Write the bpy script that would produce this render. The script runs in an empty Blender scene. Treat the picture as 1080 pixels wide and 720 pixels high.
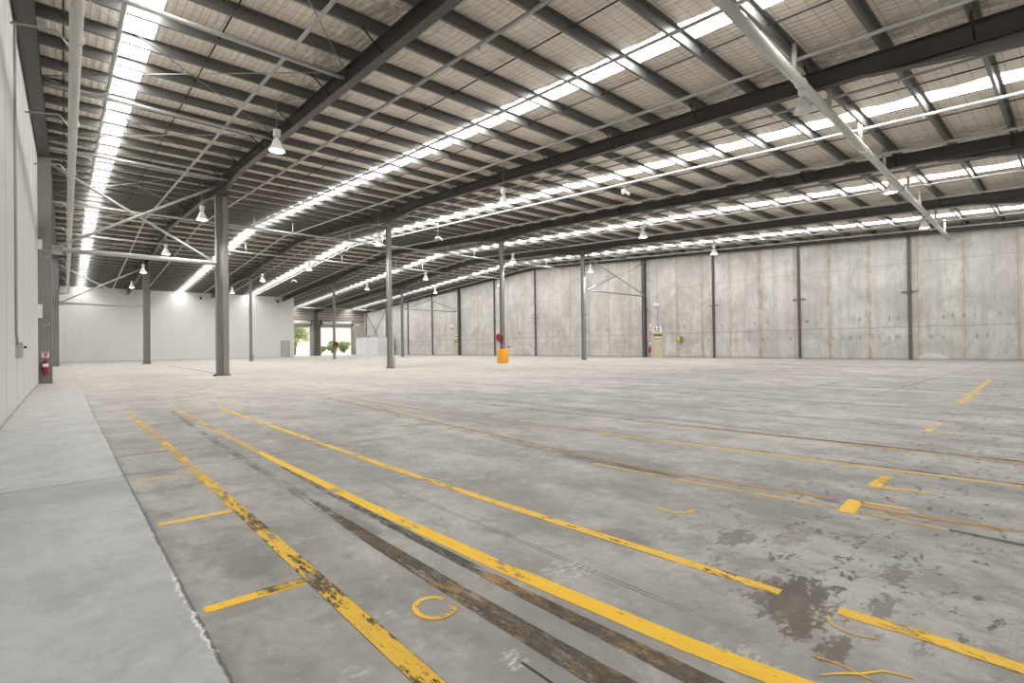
import bpy, bmesh, math, random
from mathutils import Vector, Matrix, noise
random.seed(7)
C = bpy.context.scene.collection
PI = math.pi

# ------------------------------------------------------------------ layout
XL, XR = -0.76, 39.30          # inner faces of the long walls
YF, YE, YD = -2.6, 72.5, 83.4  # front wall, white partition, dock wall
COLX = [5.40, 13.84, 22.28, 30.72]
ROWY = [26.16, 54.85]
RIDGE_Y, RIDGE_Z, SLOPE = 40.5, 9.90, 0.058
def zr(y): return RIDGE_Z - SLOPE * abs(y - RIDGE_Y)      # underside of the purlins

# ------------------------------------------------------------------ node helpers
class NT:
    def __init__(s, name):
        s.m = bpy.data.materials.new(name); s.m.use_nodes = True
        s.t = s.m.node_tree; s.N = s.t.nodes; s.L = s.t.links
        s.b = s.N['Principled BSDF']; s.out = s.N['Material Output']
    def put(s, sock, v):
        if isinstance(v, bpy.types.NodeSocket): s.L.new(v, sock)
        elif v is not None: sock.default_value = v
    def math(s, op, a, b=None, c=None, clamp=False):
        n = s.N.new('ShaderNodeMath'); n.operation = op; n.use_clamp = clamp
        s.put(n.inputs[0], a); s.put(n.inputs[1], b); s.put(n.inputs[2], c)
        return n.outputs[0]
    def add(s, a, b): return s.math('ADD', a, b)
    def sub(s, a, b): return s.math('SUBTRACT', a, b)
    def mul(s, a, b): return s.math('MULTIPLY', a, b)
    def pos(s):
        if not hasattr(s, '_p'):
            g = s.N.new('ShaderNodeNewGeometry'); s._p = g.outputs['Position']
        return s._p
    def xyz(s):
        if not hasattr(s, '_x'):
            n = s.N.new('ShaderNodeSeparateXYZ'); s.L.new(s.pos(), n.inputs[0]); s._x = n.outputs
        return s._x
    def scaled(s, sc, off=(0, 0, 0)):
        n = s.N.new('ShaderNodeVectorMath'); n.operation = 'MULTIPLY_ADD'
        s.L.new(s.pos(), n.inputs[0]); n.inputs[1].default_value = sc; n.inputs[2].default_value = off
        return n.outputs[0]
    def noise(s, scale=1.0, sc=(1, 1, 1), off=(0, 0, 0), detail=5, rough=.6, dist=0.0):
        n = s.N.new('ShaderNodeTexNoise'); s.L.new(s.scaled(sc, off), n.inputs['Vector'])
        n.inputs['Scale'].default_value = scale; n.inputs['Detail'].default_value = detail
        n.inputs['Roughness'].default_value = rough; n.inputs['Distortion'].default_value = dist
        return n.outputs['Fac']
    def ramp(s, v, a, b, lo=0.0, hi=1.0, smooth=True):
        n = s.N.new('ShaderNodeMapRange'); n.interpolation_type = 'SMOOTHSTEP' if smooth else 'LINEAR'
        s.put(n.inputs[0], v); s.put(n.inputs[1], a); s.put(n.inputs[2], b); s.put(n.inputs[3], lo); s.put(n.inputs[4], hi)
        return n.outputs[0]
    def mix(s, f, a, b, mode='MIX'):
        n = s.N.new('ShaderNodeMix'); n.data_type = 'RGBA'; n.blend_type = mode
        s.put(n.inputs[0], f)
        for k, v in ((6, a), (7, b)):
            if isinstance(v, tuple) and len(v) == 3: v = (*v, 1)
            s.put(n.inputs[k], v)
        return n.outputs[2]
    def line(s, v, c, w, soft=.5):
        """1 inside |v-c|<w, soft edge"""
        d = s.math('ABSOLUTE', s.sub(v, c)); return s.ramp(d, w * (1 - soft), w * (1 + soft), 1, 0)
    def between(s, v, a, b, e=.05):
        return s.mul(s.ramp(v, a - e, a + e), s.ramp(v, b - e, b + e, 1, 0))
    def blob(s, cx, cy, rx, ry, warp=None, e0=.6, e1=1.1):
        n = s.N.new('ShaderNodeVectorMath'); n.operation = 'MULTIPLY_ADD'
        s.L.new(s.pos(), n.inputs[0]); n.inputs[1].default_value = (1 / rx, 1 / ry, 0); n.inputs[2].default_value = (-cx / rx, -cy / ry, 0)
        l = s.N.new('ShaderNodeVectorMath'); l.operation = 'LENGTH'; s.L.new(n.outputs[0], l.inputs[0])
        v = l.outputs['Value']
        if warp is not None: v = s.add(v, warp)
        return s.ramp(v, e0, e1, 1, 0)
    def bump(s, h, strength=.3, dist=.02):
        n = s.N.new('ShaderNodeBump'); n.inputs['Strength'].default_value = strength; n.inputs['Distance'].default_value = dist
        s.L.new(h, n.inputs['Height']); s.L.new(n.outputs[0], s.b.inputs['Normal'])
    def fin(s, col=None, rough=None, metal=None, spec=None):
        if isinstance(col, tuple) and len(col) == 3: col = (*col, 1)
        s.put(s.b.inputs['Base Color'], col); s.put(s.b.inputs['Roughness'], rough); s.put(s.b.inputs['Metallic'], metal)
        if spec is not None: s.b.inputs['Specular IOR Level'].default_value = spec
        return s.m

def plain(name, col, rough=.5, metal=0., var=.12, scale=3., spec=None):
    n = NT(name); f = n.noise(scale, detail=4)
    a = tuple(c * (1 - var) for c in col); b = tuple(min(1, c * (1 + var)) for c in col)
    return n.fin(n.mix(f, a, b), rough, metal, spec)

M = {}
M['steel_col'] = plain('painted_column_steel', (.235, .236, .228), .7, 0, .08, 1.5)
M['steel_dark'] = plain('dark_painted_rafter_steel', (.062, .056, .050), .45, 0, .15, 2)
M['steel_post'] = plain('charcoal_wall_post_steel', (.10, .10, .098), .5, 0, .15, 2)
M['galv'] = plain('galvanised_purlin_steel', (.165, .166, .158), .42, .2, .14, 4)
M['pipe'] = plain('pale_grey_pipe_paint', (.50, .495, .47), .42, .1, .10, 3)
M['pipe_main'] = plain('large_pipe_cream_paint', (.58, .57, .53), .42, 0, .10, 3)
M['rod'] = plain('thin_rod_steel', (.38, .37, .34), .4, .4, .08, 3)
M['black'] = plain('black_rubber', (.02, .02, .02), .6)
M['white'] = plain('white_plastic', (.78, .78, .76), .4)
M['red'] = plain('red_enamel', (.30, .012, .018), .4)
M['yellow_guard'] = plain('yellow_orange_guard_plastic', (.85, .36, .015), .45, 0, .06)
M['door_cream'] = plain('cream_door_paint', (.55, .50, .36), .5)
M['door_grey'] = plain('grey_door_paint', (.48, .48, .47), .5)
M['frame_grey'] = plain('grey_frame_paint', (.34, .34, .33), .5)
M['box_grey'] = plain('grey_switch_box', (.42, .42, .41), .5)
M['shutter'] = plain('roller_shutter_steel', (.42, .39, .35), .4, .2)
M['brown'] = plain('brown_sign_plate', (.20, .13, .03), .5)
M['ochre'] = plain('ochre_call_box', (.50, .33, .04), .5)
M['green'] = plain('green_sign_paint', (.01, .22, .12), .5)
M['sign_red'] = plain('red_sign_paint', (.65, .03, .03), .5)
M['bark'] = plain('tree_bark', (.16, .11, .07), .8)
M['conduit'] = plain('grey_conduit', (.36, .36, .35), .5)

def emit(name, col, s):
    m = bpy.data.materials.new(name); m.use_nodes = True; t = m.node_tree; t.nodes.clear()
    o = t.nodes.new('ShaderNodeOutputMaterial'); e = t.nodes.new('ShaderNodeEmission')
    e.inputs[0].default_value = (*col, 1); e.inputs[1].default_value = s; t.links.new(e.outputs[0], o.inputs[0]); return m
M['sky_panel'] = emit('daylit_fibreglass_skylight', (1, .985, .97), 15.0)
M['lamp_glow'] = emit('glowing_lamp_diffuser', (1, .97, .92), 12.0)

def shade_acrylic():
    n = NT('ribbed_white_acrylic_shade')
    n.b.inputs['Transmission Weight'].default_value = .25
    return n.fin((.80, .80, .77), .35)
M['acrylic'] = shade_acrylic()

def foliage(name, a, b):
    n = NT(name); return n.fin(n.mix(n.noise(2.5), a, b), .7)
M['leaf'] = foliage('tree_leaves', (.14, .22, .05), (.38, .44, .16))
M['leaf_pale'] = foliage('shrub_leaves', (.12, .20, .06), (.34, .40, .18))

# ---- ceiling: foil insulation held by wire mesh
def mat_ceiling():
    n = NT('foil_insulation_behind_wire_mesh'); x, y, z = n.xyz()
    base = n.noise(1.2, (1, .25, 1), detail=4)
    wr = n.noise(9, (1, .12, 1), detail=5, rough=.7, dist=.6)
    col = n.mix(base, (.86, .775, .665), (.94, .865, .76))
    col = n.mix(n.ramp(wr, .56, .78), col, (.40, .37, .33))
    wx = n.math('PINGPONG', x, .075); wy = n.math('PINGPONG', n.add(y, .03), .15)
    m = n.math('MAXIMUM', n.ramp(wx, .004, .009, 1, 0), n.ramp(wy, .005, .011, 1, 0))
    col = n.mix(n.mul(m, .55), col, (.16, .15, .14))
    corr = n.math('SINE', n.mul(x, 2 * PI / .19))
    col = n.mix(n.ramp(corr, .7, 1, 0, .14), col, (.3, .28, .25))
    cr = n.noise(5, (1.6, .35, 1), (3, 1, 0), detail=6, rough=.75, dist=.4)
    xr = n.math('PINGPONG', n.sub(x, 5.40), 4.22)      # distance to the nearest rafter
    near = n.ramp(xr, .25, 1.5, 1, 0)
    col = n.mix(n.mul(near, n.ramp(cr, .40, .58, 0, .75)), col, (.30, .28, .25))  # shadows and dark reflections of crumpled foil beside rafters, painted into the colour
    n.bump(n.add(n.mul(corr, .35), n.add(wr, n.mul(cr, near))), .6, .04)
    return n.fin(col, .42, .15)
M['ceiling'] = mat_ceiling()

# ---- floor
def mat_floor():
    n = NT('worn_stained_concrete_slab'); x, y, z = n.xyz()
    big = n.noise(.55, (1, .45, 1), detail=7, rough=.62)
    mid = n.noise(1.7, (1, .7, 1), (3, 5, 0), detail=9, rough=.72, dist=.15)
    fine = n.noise(14, detail=6, rough=.7)
    streak = n.noise(1.0, (2.2, .10, 1), (11, 0, 0), detail=6, rough=.65)
    col = n.mix(n.ramp(big, .30, .72), (.255, .243, .224), (.480, .461, .430))
    col = n.mix(n.ramp(mid, .44, .64, 0, .75), col, (.215, .208, .196))
    col = n.mix(n.ramp(mid, .43, .30, 0, .55), col, (.56, .55, .53))
    col = n.mix(n.mul(n.ramp(streak, .50, .70, 0, .75), n.ramp(x, 3.5, 7.5)), col, (.17, .163, .155))
    swirl = n.noise(5.5, (1, .75, 1), (9, 2, 0), detail=9, rough=.75, dist=.25)
    col = n.mix(n.ramp(swirl, .46, .78, 0, .65), col, (.15, .145, .138))
    pale = n.noise(3.6, (1, .8, 1), (19, 7, 0), detail=9, rough=.75, dist=.2)
    col = n.mix(n.ramp(pale, .50, .80, 0, .6), col, (.60, .59, .565))
    col = n.mix(n.ramp(fine, .35, .75, 0, .30), col, (.20, .195, .19))
    # tracks left by racking, lengthwise
    for i, (c, w, s_) in enumerate([(8.85, .05, .6), (9.75, .06, .6), (9.95, .02, .5), (11.2, .05, .45), (12.4, .07, .5), (14.6, .08, .5), (15.7, .1, .4), (17.9, .1, .45),
                       (20.0, .12, .4), (22.4, .12, .4), (25.0, .15, .4), (28.0, .15, .35), (7.2, .02, .45), (3.2, .012, .12)]):
        br = n.ramp(n.noise(1.3, (.2, .35, 1), (c, 0, 0)), .38, .55)
        col = n.mix(n.mul(n.mul(n.line(x, c, w), n.between(y, .0, 15 + (i * 7) % 10, 2.)), n.mul(br, s_)), col, (.085, .08, .075))
    # pair of fine grooves beside the yellow line
    for c in (2.075, 2.10):
        col = n.mix(n.mul(n.line(x, c, .0035), n.mul(n.between(y, 1.2, 4.3, .3), .8)), col, (.06, .058, .055))
    # saw cut joints and long cracks across the slab
    wob = n.mul(n.sub(n.noise(1.6, detail=6), .5), .16)
    yw = n.add(y, wob)
    for c, xa, xb, w, s_ in [(6.12, .42, 9, .012, .85), (5.25, .42, 4, .006, .35), (3.1, 13.3, 39, .03, .6), (4.75, 13.2, 39, .03, .6), (13.2, 0, 39, .03, .35), (19.7, 0, 39, .04, .35), (4.66, 1.0, 1.75, .008, .5)]:
        col = n.mix(n.mul(n.mul(n.line(yw, c, w), n.between(x, xa, xb)), s_), col, (.07, .065, .06))
    for c in (9.6, 18.1, 26.5):
        col = n.mix(n.mul(n.line(x, c, .012), .3), col, (.09, .085, .08))
    # speckled black and rusty marks towards the near right
    sp = n.noise(5.5, (1.0, 2.0, 1), (2, 7, 0), detail=9, rough=.78, dist=.35)
    zone = n.mul(n.ramp(x, 2.1, 3.0), n.ramp(y, 2.6, .9))
    col = n.mix(n.mul(n.ramp(sp, .568, .590, 0, .95), zone), col, (.07, .052, .040))
    col = n.mix(n.mul(n.ramp(mid, .46, .60), n.mul(zone, .35)), col, (.17, .155, .145))
    jag = n.mul(n.sub(n.noise(13, (1, 1.5, 1), detail=9, rough=.75), .5), 5.5)
    jag2 = n.mul(n.sub(n.noise(4.5, (1, 1, 1), (4, 0, 0), detail=8, rough=.7), .5), 1.1)
    for cx, cy, rx, ry, s_, cc, jj in [
        (2.54, .93, .22, .13, .60, (.17, .155, .135), jag2), (2.54, .92, .15, .10, .8, (.13, .12, .11), jag), (2.56, .93, .24, .17, .75, (.12, .09, .065), jag), (2.66, .95, .16, .07, .8, (.06, .045, .035), jag), (2.48, .95, .10, .05, .7, (.07, .06, .05), jag), (2.36, .82, .12, .05, .8, (.08, .055, .035), jag), (2.42, .86, .16, .12, .7, (.13, .10, .075), jag), (2.70, .86, .13, .06, .9, (.09, .075, .06), jag),
        (2.30, .80, .12, .06, .8, (.11, .08, .055), jag), (2.24, .66, .10, .05, .8, (.11, .08, .055), jag), (3.10, 1.44, .17, .09, .75, (.11, .10, .08), jag),
        (3.20, .66, .16, .06, .6, (.11, .085, .06), jag), (3.35, 1.2, .2, .08, .5, (.15, .12, .10), jag), (2.75, .62, .14, .05, .7, (.11, .10, .085), jag),
        (.77, 3.07, .15, .17, .55, (.16, .155, .15), jag2), (.60, 2.60, .13, .08, .4, (.15, .145, .14), jag2),
        (4.2, 3.3, .35, .8, .6, (.15, .145, .135), jag2), (4.32, 1.30, .05, .10, .8, (.10, .095, .09), jag2),
        (1.48, 3.22, .09, .22, .5, (.13, .125, .12), jag2), (2.62, 1.95, .10, .15, .5, (.15, .145, .14), jag2)]:
        col = n.mix(n.mul(n.blob(cx, cy, rx, ry, jj, *((.86, 1.05) if jj is jag else (.7, 1.15))), s_), col, cc)
    for cx, cy, rx, ry, s_ in [(2.01, 1.85, .12, .11, .6), (1.92, .88, .10, .11, .5), (1.12, 5.95, .32, .45, .5), (1.28, 1.46, .05, .05, .8), (1.06, 2.1, .06, .05, .35),
                               (.80, 1.80, .05, .05, .5), (2.95, 4.6, .5, .6, .3), (7.2, 2.2, 1.0, .4, .4)]:
        col = n.mix(n.mul(n.mul(n.blob(cx, cy, rx, ry, jag, .5, 1.3), n.ramp(n.noise(20, (1, 2.2, 1), detail=6, rough=.7), .42, .62)), s_), col, (.66, .655, .64))
    # black slot
    ax = n.sub(x, n.add(1.29, n.mul(wob, .02)))
    col = n.mix(n.mul(n.ramp(n.math('ABSOLUTE', ax), .004, .008, 1, 0), n.between(y, 1.10, 1.43, .01)), col, (.012, .012, .012))
    # smoother grey-green slab along the left wall, with a chipped joint
    ls = n.noise(2.0, (1, .8, 1), (7, 3, 0), detail=9, rough=.72, dist=.1)
    lcol = n.mix(n.ramp(ls, .32, .68), (.36, .368, .357), (.475, .484, .470))
    lcol = n.mix(n.ramp(swirl, .47, .80, 0, .55), lcol, (.27, .275, .268))
    lcol = n.mix(n.ramp(pale, .48, .80, 0, .6), lcol, (.53, .54, .53))
    lcol = n.mix(n.ramp(fine, .4, .8, 0, .22), lcol, (.22, .23, .22))
    lcol = n.mix(n.mul(n.line(yw, 6.10, .014), .75), lcol, (.12, .12, .115))
    lcol = n.mix(n.mul(n.blob(0, 5.75, 1.2, .42), .42), lcol, (.215, .225, .215))
    lcol = n.mix(n.mul(n.line(yw, 14.2, .03), .5), lcol, (.12, .12, .115))
    kx = n.add(x, n.mul(n.sub(n.noise(5, detail=7, rough=.7), .5), .035))
    edge = n.add(.455, n.mul(y, -.0055)); edge = n.math('MAXIMUM', edge, .395)
    d = n.sub(kx, edge)
    col = n.mix(n.mul(n.ramp(d, .075, .0, 0, .55), n.ramp(n.noise(2.5), .4, .6)), col, (.12, .115, .11))
    farjoin = n.ramp(y, 15, 26, 1, 0)
    f = n.mul(n.ramp(d, -.004, .004, 1, 0), farjoin)
    col = n.mix(f, col, lcol)
    col = n.mix(n.mul(n.ramp(n.math('ABSOLUTE', d), .004, .011, 1, 0), n.mul(farjoin, .8)), col, (.075, .072, .068))
    chip = n.add(x, n.mul(n.sub(n.noise(9, (1, 1, 1), (5, 1, 0), detail=8, rough=.8), .5), .16))
    ch = n.mul(n.mul(n.line(n.sub(chip, edge), -.012, .006), n.ramp(n.noise(6, detail=3), .42, .52)), n.between(y, 2.3, 3.25, .12))
    ch2 = n.mul(n.line(n.sub(chip, edge), -.006, .005), n.mul(n.between(y, 7.5, 11.5, .5), .7))
    col = n.mix(n.math('MAXIMUM', ch, ch2), col, (.78, .77, .75))
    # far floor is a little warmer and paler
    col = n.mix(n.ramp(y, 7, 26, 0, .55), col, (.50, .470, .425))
    n.bump(fine, .06, .006)
    ro = n.ramp(mid, .35, .7, .46, .58)
    return n.fin(col, ro, 0, .34)
M['floor'] = mat_floor()

# ---- marking paint (worn through to the slab)
def mat_paint(name, a, b, wear, scale=7., seed=0., along=.35, soft=.05, maxa=1.0, dirt=.35):
    n = NT(name)
    w1 = n.noise(scale * 2.6, (1, along, 1), (seed, seed * 2, 0), detail=9, rough=.8, dist=.1)
    w2 = n.noise(2.2, (1, .8, 1), (seed * 3, 0, 0), detail=4)
    w3 = n.noise(45, (1, .10, 1), (seed, 4, 0), detail=4, rough=.8)
    v = n.add(n.add(n.mul(w1, .45), n.mul(w2, .30)), n.mul(w3, .25))      # mean about .5
    al = n.ramp(v, wear, wear + soft, 0, maxa)
    col = n.mix(n.ramp(w3, .35, .7), a, b)
    col = n.mix(n.ramp(w1, .52, .72, 0, dirt), col, (.14, .10, .04))
    if 'rubbed' in name: al = n.mul(al, n.ramp(n.xyz()[1], 4.3, 2.0, .45, 1))
    n.L.new(al, n.b.inputs['Alpha'])
    return n.fin(col, .55, 0, .3)
Y1, Y2 = (.80, .50, .035), (.66, .41, .06)
M['paint_a'] = mat_paint('yellow_line_paint_scuffed', Y1, Y2, 0.475, 8, 1, soft=0.03)
M['paint_b'] = mat_paint('yellow_line_paint_fresh', (.90, .55, .02), (.80, .49, .03), 0.425, 7, 2, dirt=.12, soft=0.03)
M['paint_d'] = mat_paint('yellow_line_paint_solid', (.86, .53, .025), (.74, .46, .04), 0.45, 7, 3, dirt=.25, soft=0.03)
M['paint_old'] = mat_paint('yellow_line_paint_old', (.72, .50, .13), (.60, .42, .14), 0.43, 9, 5, soft=0.05, maxa=0.9)
M['paint_faint'] = mat_paint('yellow_line_paint_faded', (.62, .46, .20), (.52, .40, .22), 0.44, 9, 6, maxa=0.6, soft=0.08)
M['paint_orange'] = mat_paint('orange_yellow_line_paint', (.58, .33, .08), (.50, .30, .10), 0.44, 9, 8, maxa=0.8, soft=0.05)
M['scuff'] = mat_paint('dark_rubbed_line_residue', (.075, .070, .062), (.15, .125, .09), 0.42, 8, 9, along=.25, soft=0.16, maxa=0.9, dirt=.6)
M['scuff_rust'] = mat_paint('brown_rubbed_line_residue', (.56, .33, .09), (.30, .18, .07), 0.475, 11, 4, along=.3, soft=0.05, maxa=0.85)
M['scuff_light'] = mat_paint('grey_rubbed_line_residue', (.12, .115, .11), (.2, .19, .18), 0.43, 6, 12, along=.25, soft=0.16, maxa=0.42)

# ---- right concrete tilt-up wall
JOINTS = [2.33, 4.56, 6.70, 9.23, 11.51, 13.70, 16.11, 18.43, 20.72, 23.04, 25.75, 27.88, 30.28, 32.8, 35.29, 37.74, 40.1, 42.6, 45.1, 47.4, 51.0, 54.6, 58.1, 61.4, 64.9, 68.2, 71.7, 75.2, 79.0]
def mat_wall_right():
    n = NT('stained_tilt_up_concrete_panels'); x, y, z = n.xyz()
    v1 = n.noise(1.0, (1, 2.6, .16), detail=7, rough=.65)
    v2 = n.noise(.55, (1, .8, .8), (5, 0, 3), detail=7, rough=.65, dist=.8)
    v3 = n.noise(4, (1, 2.2, .30), (2, 0, 8), detail=7, rough=.7)
    col = n.mix(n.ramp(v2, .32, .68), (.46, .448, .425), (.65, .638, .612))
    col = n.mix(n.ramp(v1, .45, .72, 0, .55), col, (.40, .385, .36))
    col = n.mix(n.ramp(v3, .48, .70, 0, .55), col, (.34, .332, .315))
    bl = n.noise(1.6, (1, 1, .8), (9, 0, 2), detail=8, rough=.7, dist=1)
    low = n.ramp(z, 8, 0, .25, 1)
    col = n.mix(n.mul(n.ramp(bl, .50, .72, 0, .55), n.mul(low, n.ramp(y, 40, 5))), col, (.33, .325, .31))
    # rows of small lifting marks
    cell = n.math('PINGPONG', n.add(y, n.mul(n.noise(.8, (1, 1, 0)), 1.2)), .26)
    for h, s_ in ((1.42, .55), (2.62, .55)):
        row = n.mul(n.line(n.add(z, n.mul(n.noise(1.1, (1, 1, 0)), .3)), h + .15, .12), n.ramp(cell, .05, .09, 1, 0))
        col = n.mix(n.mul(row, n.mul(s_, n.ramp(n.noise(1.5, (1, 1, .3), (3, 3, 3)), .42, .58))), col, (.14, .14, .13))
    # formwork seams
    wob = n.mul(n.sub(n.noise(.35, (0, 1, 0), detail=1), .5), .22)
    for h, s_ in ((2.05, .55), (6.0, .30)):
        col = n.mix(n.mul(n.line(n.add(z, wob), h, .022), s_), col, (.17, .165, .155))
    # joints with rust bleeding
    warp = n.mul(n.sub(n.noise(1.3, (1, .4, 1), (0, 0, 4), detail=6, rough=.65), .5), .60)
    yw = n.add(y, warp)
    rag = n.ramp(n.noise(2.6, (1, 1.6, .6), detail=6, rough=.7), .36, .62)
    rust = {2.33: .55, 4.56: .62, 6.70: .55, 9.23: .85, 11.51: .9, 13.70: .55, 16.11: .8, 18.43: .6, 20.72: .7, 23.04: .6, 25.75: .45, 27.88: .55, 30.28: .5}
    for i, j in enumerate(JOINTS):
        rs = rust.get(j, .24)
        col = n.mix(n.mul(n.line(yw, j, .15 if j < 24 else .11, .9), n.mul(rag, rs)), col, (.42, .31, .19))
        col = n.mix(n.mul(n.line(y, j, .012 if j < 30 else .022), .55), col, (.17, .14, .11))
    # white patch by the floor near the right
    ring = n.N.new('ShaderNodeVectorMath'); ring.operation = 'MULTIPLY_ADD'
    n.L.new(n.pos(), ring.inputs[0]); ring.inputs[1].default_value = (0, 1 / .75, 1 / .42); ring.inputs[2].default_value = (0, -6.05 / .75, 0)
    ln = n.N.new('ShaderNodeVectorMath'); ln.operation = 'LENGTH'; n.L.new(ring.outputs[0], ln.inputs[0])
    col = n.mix(n.mul(n.ramp(ln.outputs['Value'], 1.1, .9), .55), col, (.74, .73, .68))
    col = n.mix(n.mul(n.line(z, 0, .10, .9), .55), col, (.20, .19, .18))
    n.bump(v3, .15, .01)
    return n.fin(col, .75, 0, .2)
M['wall_right'] = mat_wall_right()

def mat_wall_left():
    n = NT('white_painted_wall_panels'); x, y, z = n.xyz()
    v = n.noise(1.2, (1, 1.5, .25), detail=6)
    col = n.mix(v, (.54, .545, .53), (.66, .665, .65))
    for j in (.8, 2.4, 4.9, 7.3, 9.8, 12.25, 14.9, 17.4, 20.0, 22.4, 24.8, 30, 35.2, 40.4, 45.6, 50.8, 56, 61.2, 66.4, 71.6):
        col = n.mix(n.mul(n.line(y, j, .035), .75), col, (.2, .2, .195))
    col = n.mix(n.mul(n.line(z, 0, .05, .9), .7), col, (.25, .20, .15))
    return n.fin(col, .55, 0, .3)
M['wall_left'] = mat_wall_left()
def mat_wall_white():
    n = NT('white_insulated_panel_wall'); x, y, z = n.xyz()
    v = n.noise(.6, (1, 1, .4), detail=4)
    col = n.mix(v, (.70, .70, .68), (.78, .78, .76))
    p = n.math('PINGPONG', x, .6)
    col = n.mix(n.mul(n.ramp(p, .004, .014, 1, 0), .30), col, (.3, .3, .29))
    col = n.mix(n.mul(n.line(z, 0, .06, .9), .6), col, (.34, .31, .28))
    return n.fin(col, .45, 0, .4)
M['wall_white'] = mat_wall_white()
def mat_dock():
    n = NT('ribbed_metal_dock_cladding'); x, y, z = n.xyz()
    v = n.noise(.8, (1, 1, 2), detail=5)
    col = n.mix(v, (.34, .31, .28), (.46, .43, .39))
    p = n.math('PINGPONG', z, .10); col = n.mix(n.ramp(p, .0, .03, .35, 0), col, (.16, .14, .12))
    for h, w_ in ((5.72, .13), (6.3, .05), (6.75, .07), (7.12, .10)):
        col = n.mix(n.mul(n.line(z, h, w_), .7), col, (.13, .115, .10))
    n.bump(p, .6, .05)
    return n.fin(col, .4, .25)
M['dock'] = mat_dock()
M['dock_plain'] = plain('taupe_concrete_pier', (.44, .41, .37), .7, 0, .1, 2)
def mat_room():
    n = NT('white_strip_panel_room'); x, y, z = n.xyz()
    p = n.noise(1.4, (0, 1, 0), detail=2)
    col = n.mix(n.ramp(p, .42, .55), (.86, .87, .88), (.74, .76, .80))
    q = n.math('PINGPONG', y, .5); col = n.mix(n.ramp(q, .01, .03, .35, 0), col, (.5, .52, .55))
    n.b.inputs['Emission Color'].default_value = (1, 1, 1, 1)
    return n.fin(col, .4)
M['room'] = mat_room()
M['out_wall'] = plain('peach_rendered_wall', (.88, .73, .58), .8, 0, .08, .5)
M['out_ground'] = plain('pale_yard_paving', (.66, .58, .54), .8, 0, .1, .6)

# ------------------------------------------------------------------ mesh helpers
def box(bm, a, b):
    (x0, y0, z0), (x1, y1, z1) = a, b
    v = [bm.verts.new(p) for p in [(x0, y0, z0), (x1, y0, z0), (x1, y1, z0), (x0, y1, z0), (x0, y0, z1), (x1, y0, z1), (x1, y1, z1), (x0, y1, z1)]]
    for f in ((0, 3, 2, 1), (4, 5, 6, 7), (0, 1, 5, 4), (1, 2, 6, 5), (2, 3, 7, 6), (3, 0, 4, 7)): bm.faces.new([v[i] for i in f])
def tube(bm, pts, r, n=10, caps=True):
    rings = []; pts = [Vector(p) for p in pts]; rs = r if isinstance(r, (list, tuple)) else [r] * len(pts)
    for i, p in enumerate(pts):
        if i == 0: d = pts[1] - p
        elif i == len(pts) - 1: d = p - pts[i - 1]
        else: d = (pts[i + 1] - p).normalized() + (p - pts[i - 1]).normalized()
        d.normalize()
        u = d.orthogonal() if i == 0 else (pu - d * pu.dot(d))
        u.normalize(); pu = u; w = d.cross(u)
        rings.append([bm.verts.new(p + (u * math.cos(a) + w * math.sin(a)) * rs[i]) for a in [2 * PI * k / n for k in range(n)]])
    for a, b in zip(rings, rings[1:]):
        for k in range(n): 
            f = bm.faces.new((a[k], a[(k + 1) % n], b[(k + 1) % n], b[k])); f.smooth = True
    if caps: bm.faces.new(rings[0][::-1]); bm.faces.new(rings[-1])
def lathe(bm, prof, c=(0, 0, 0), n=20, axis='z', caps=True):
    rings = []
    for r, h in prof:
        ring = []
        for k in range(n):
            a = 2 * PI * k / n; p = (r * math.cos(a), r * math.sin(a), h)
            if axis == 'y': p = (p[0], h, p[1])
            if axis == 'x': p = (h, p[0], p[1])
            ring.append(bm.verts.new((p[0] + c[0], p[1] + c[1], p[2] + c[2])))
        rings.append(ring)
    for a, b in zip(rings, rings[1:]):
        for k in range(n):
            f = bm.faces.new((a[k], a[(k + 1) % n], b[(k + 1) % n], b[k])); f.smooth = True
    if caps: bm.faces.new(rings[0][::-1]); bm.faces.new(rings[-1])
def extrude_profile(bm, prof, path):
    """closed 2D profile; path(i, u, v) -> point for i in 0..1"""
    a = [bm.verts.new(path(0, *p)) for p in prof]; b = [bm.verts.new(path(1, *p)) for p in prof]
    k = len(prof)
    for i in range(k): bm.faces.new((a[i], a[(i + 1) % k], b[(i + 1) % k], b[i]))
    bm.faces.new(a[::-1]); bm.faces.new(b)
def obj(name, bm, mat, parent=None, bevel=0):
    bmesh.ops.recalc_face_normals(bm, faces=bm.faces)
    me = bpy.data.meshes.new(name); bm.to_mesh(me); bm.free()
    me.materials.append(M[mat] if isinstance(mat, str) else mat)
    o = bpy.data.objects.new(name, me); C.objects.link(o)
    if parent: o.parent = parent
    if bevel:
        b = o.modifiers.new('bevel', 'BEVEL'); b.width = bevel; b.segments = 2
    return o
def local(o, loc):
    """shift a mesh built in world space so that its origin is loc"""
    o.data.transform(Matrix.Translation(-Vector(loc))); o.location = loc
def tag(o, label=None, cat=None, group=None, kind=None):
    if label: o['label'] = label
    if cat: o['category'] = cat
    if group: o['group'] = group
    if kind: o['kind'] = kind
    return o
def thing(name, loc, label, cat, group=None):
    o = bpy.data.objects.new(name, None); o.empty_display_size = .2; C.objects.link(o); o.location = loc
    return tag(o, label, cat, group)
def part(name, bm, mat, root, label=None):
    """part built in world space, parented to an unrotated root"""
    o = obj(name, bm, mat, root); o.data.transform(Matrix.Translation(-root.location))
    if label: o['label'] = label
    return o
def copy_tree(o, parent=None):
    c = o.copy(); C.objects.link(c); c.parent = parent
    for ch in list(o.children): copy_tree(ch, c)
    return c
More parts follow.
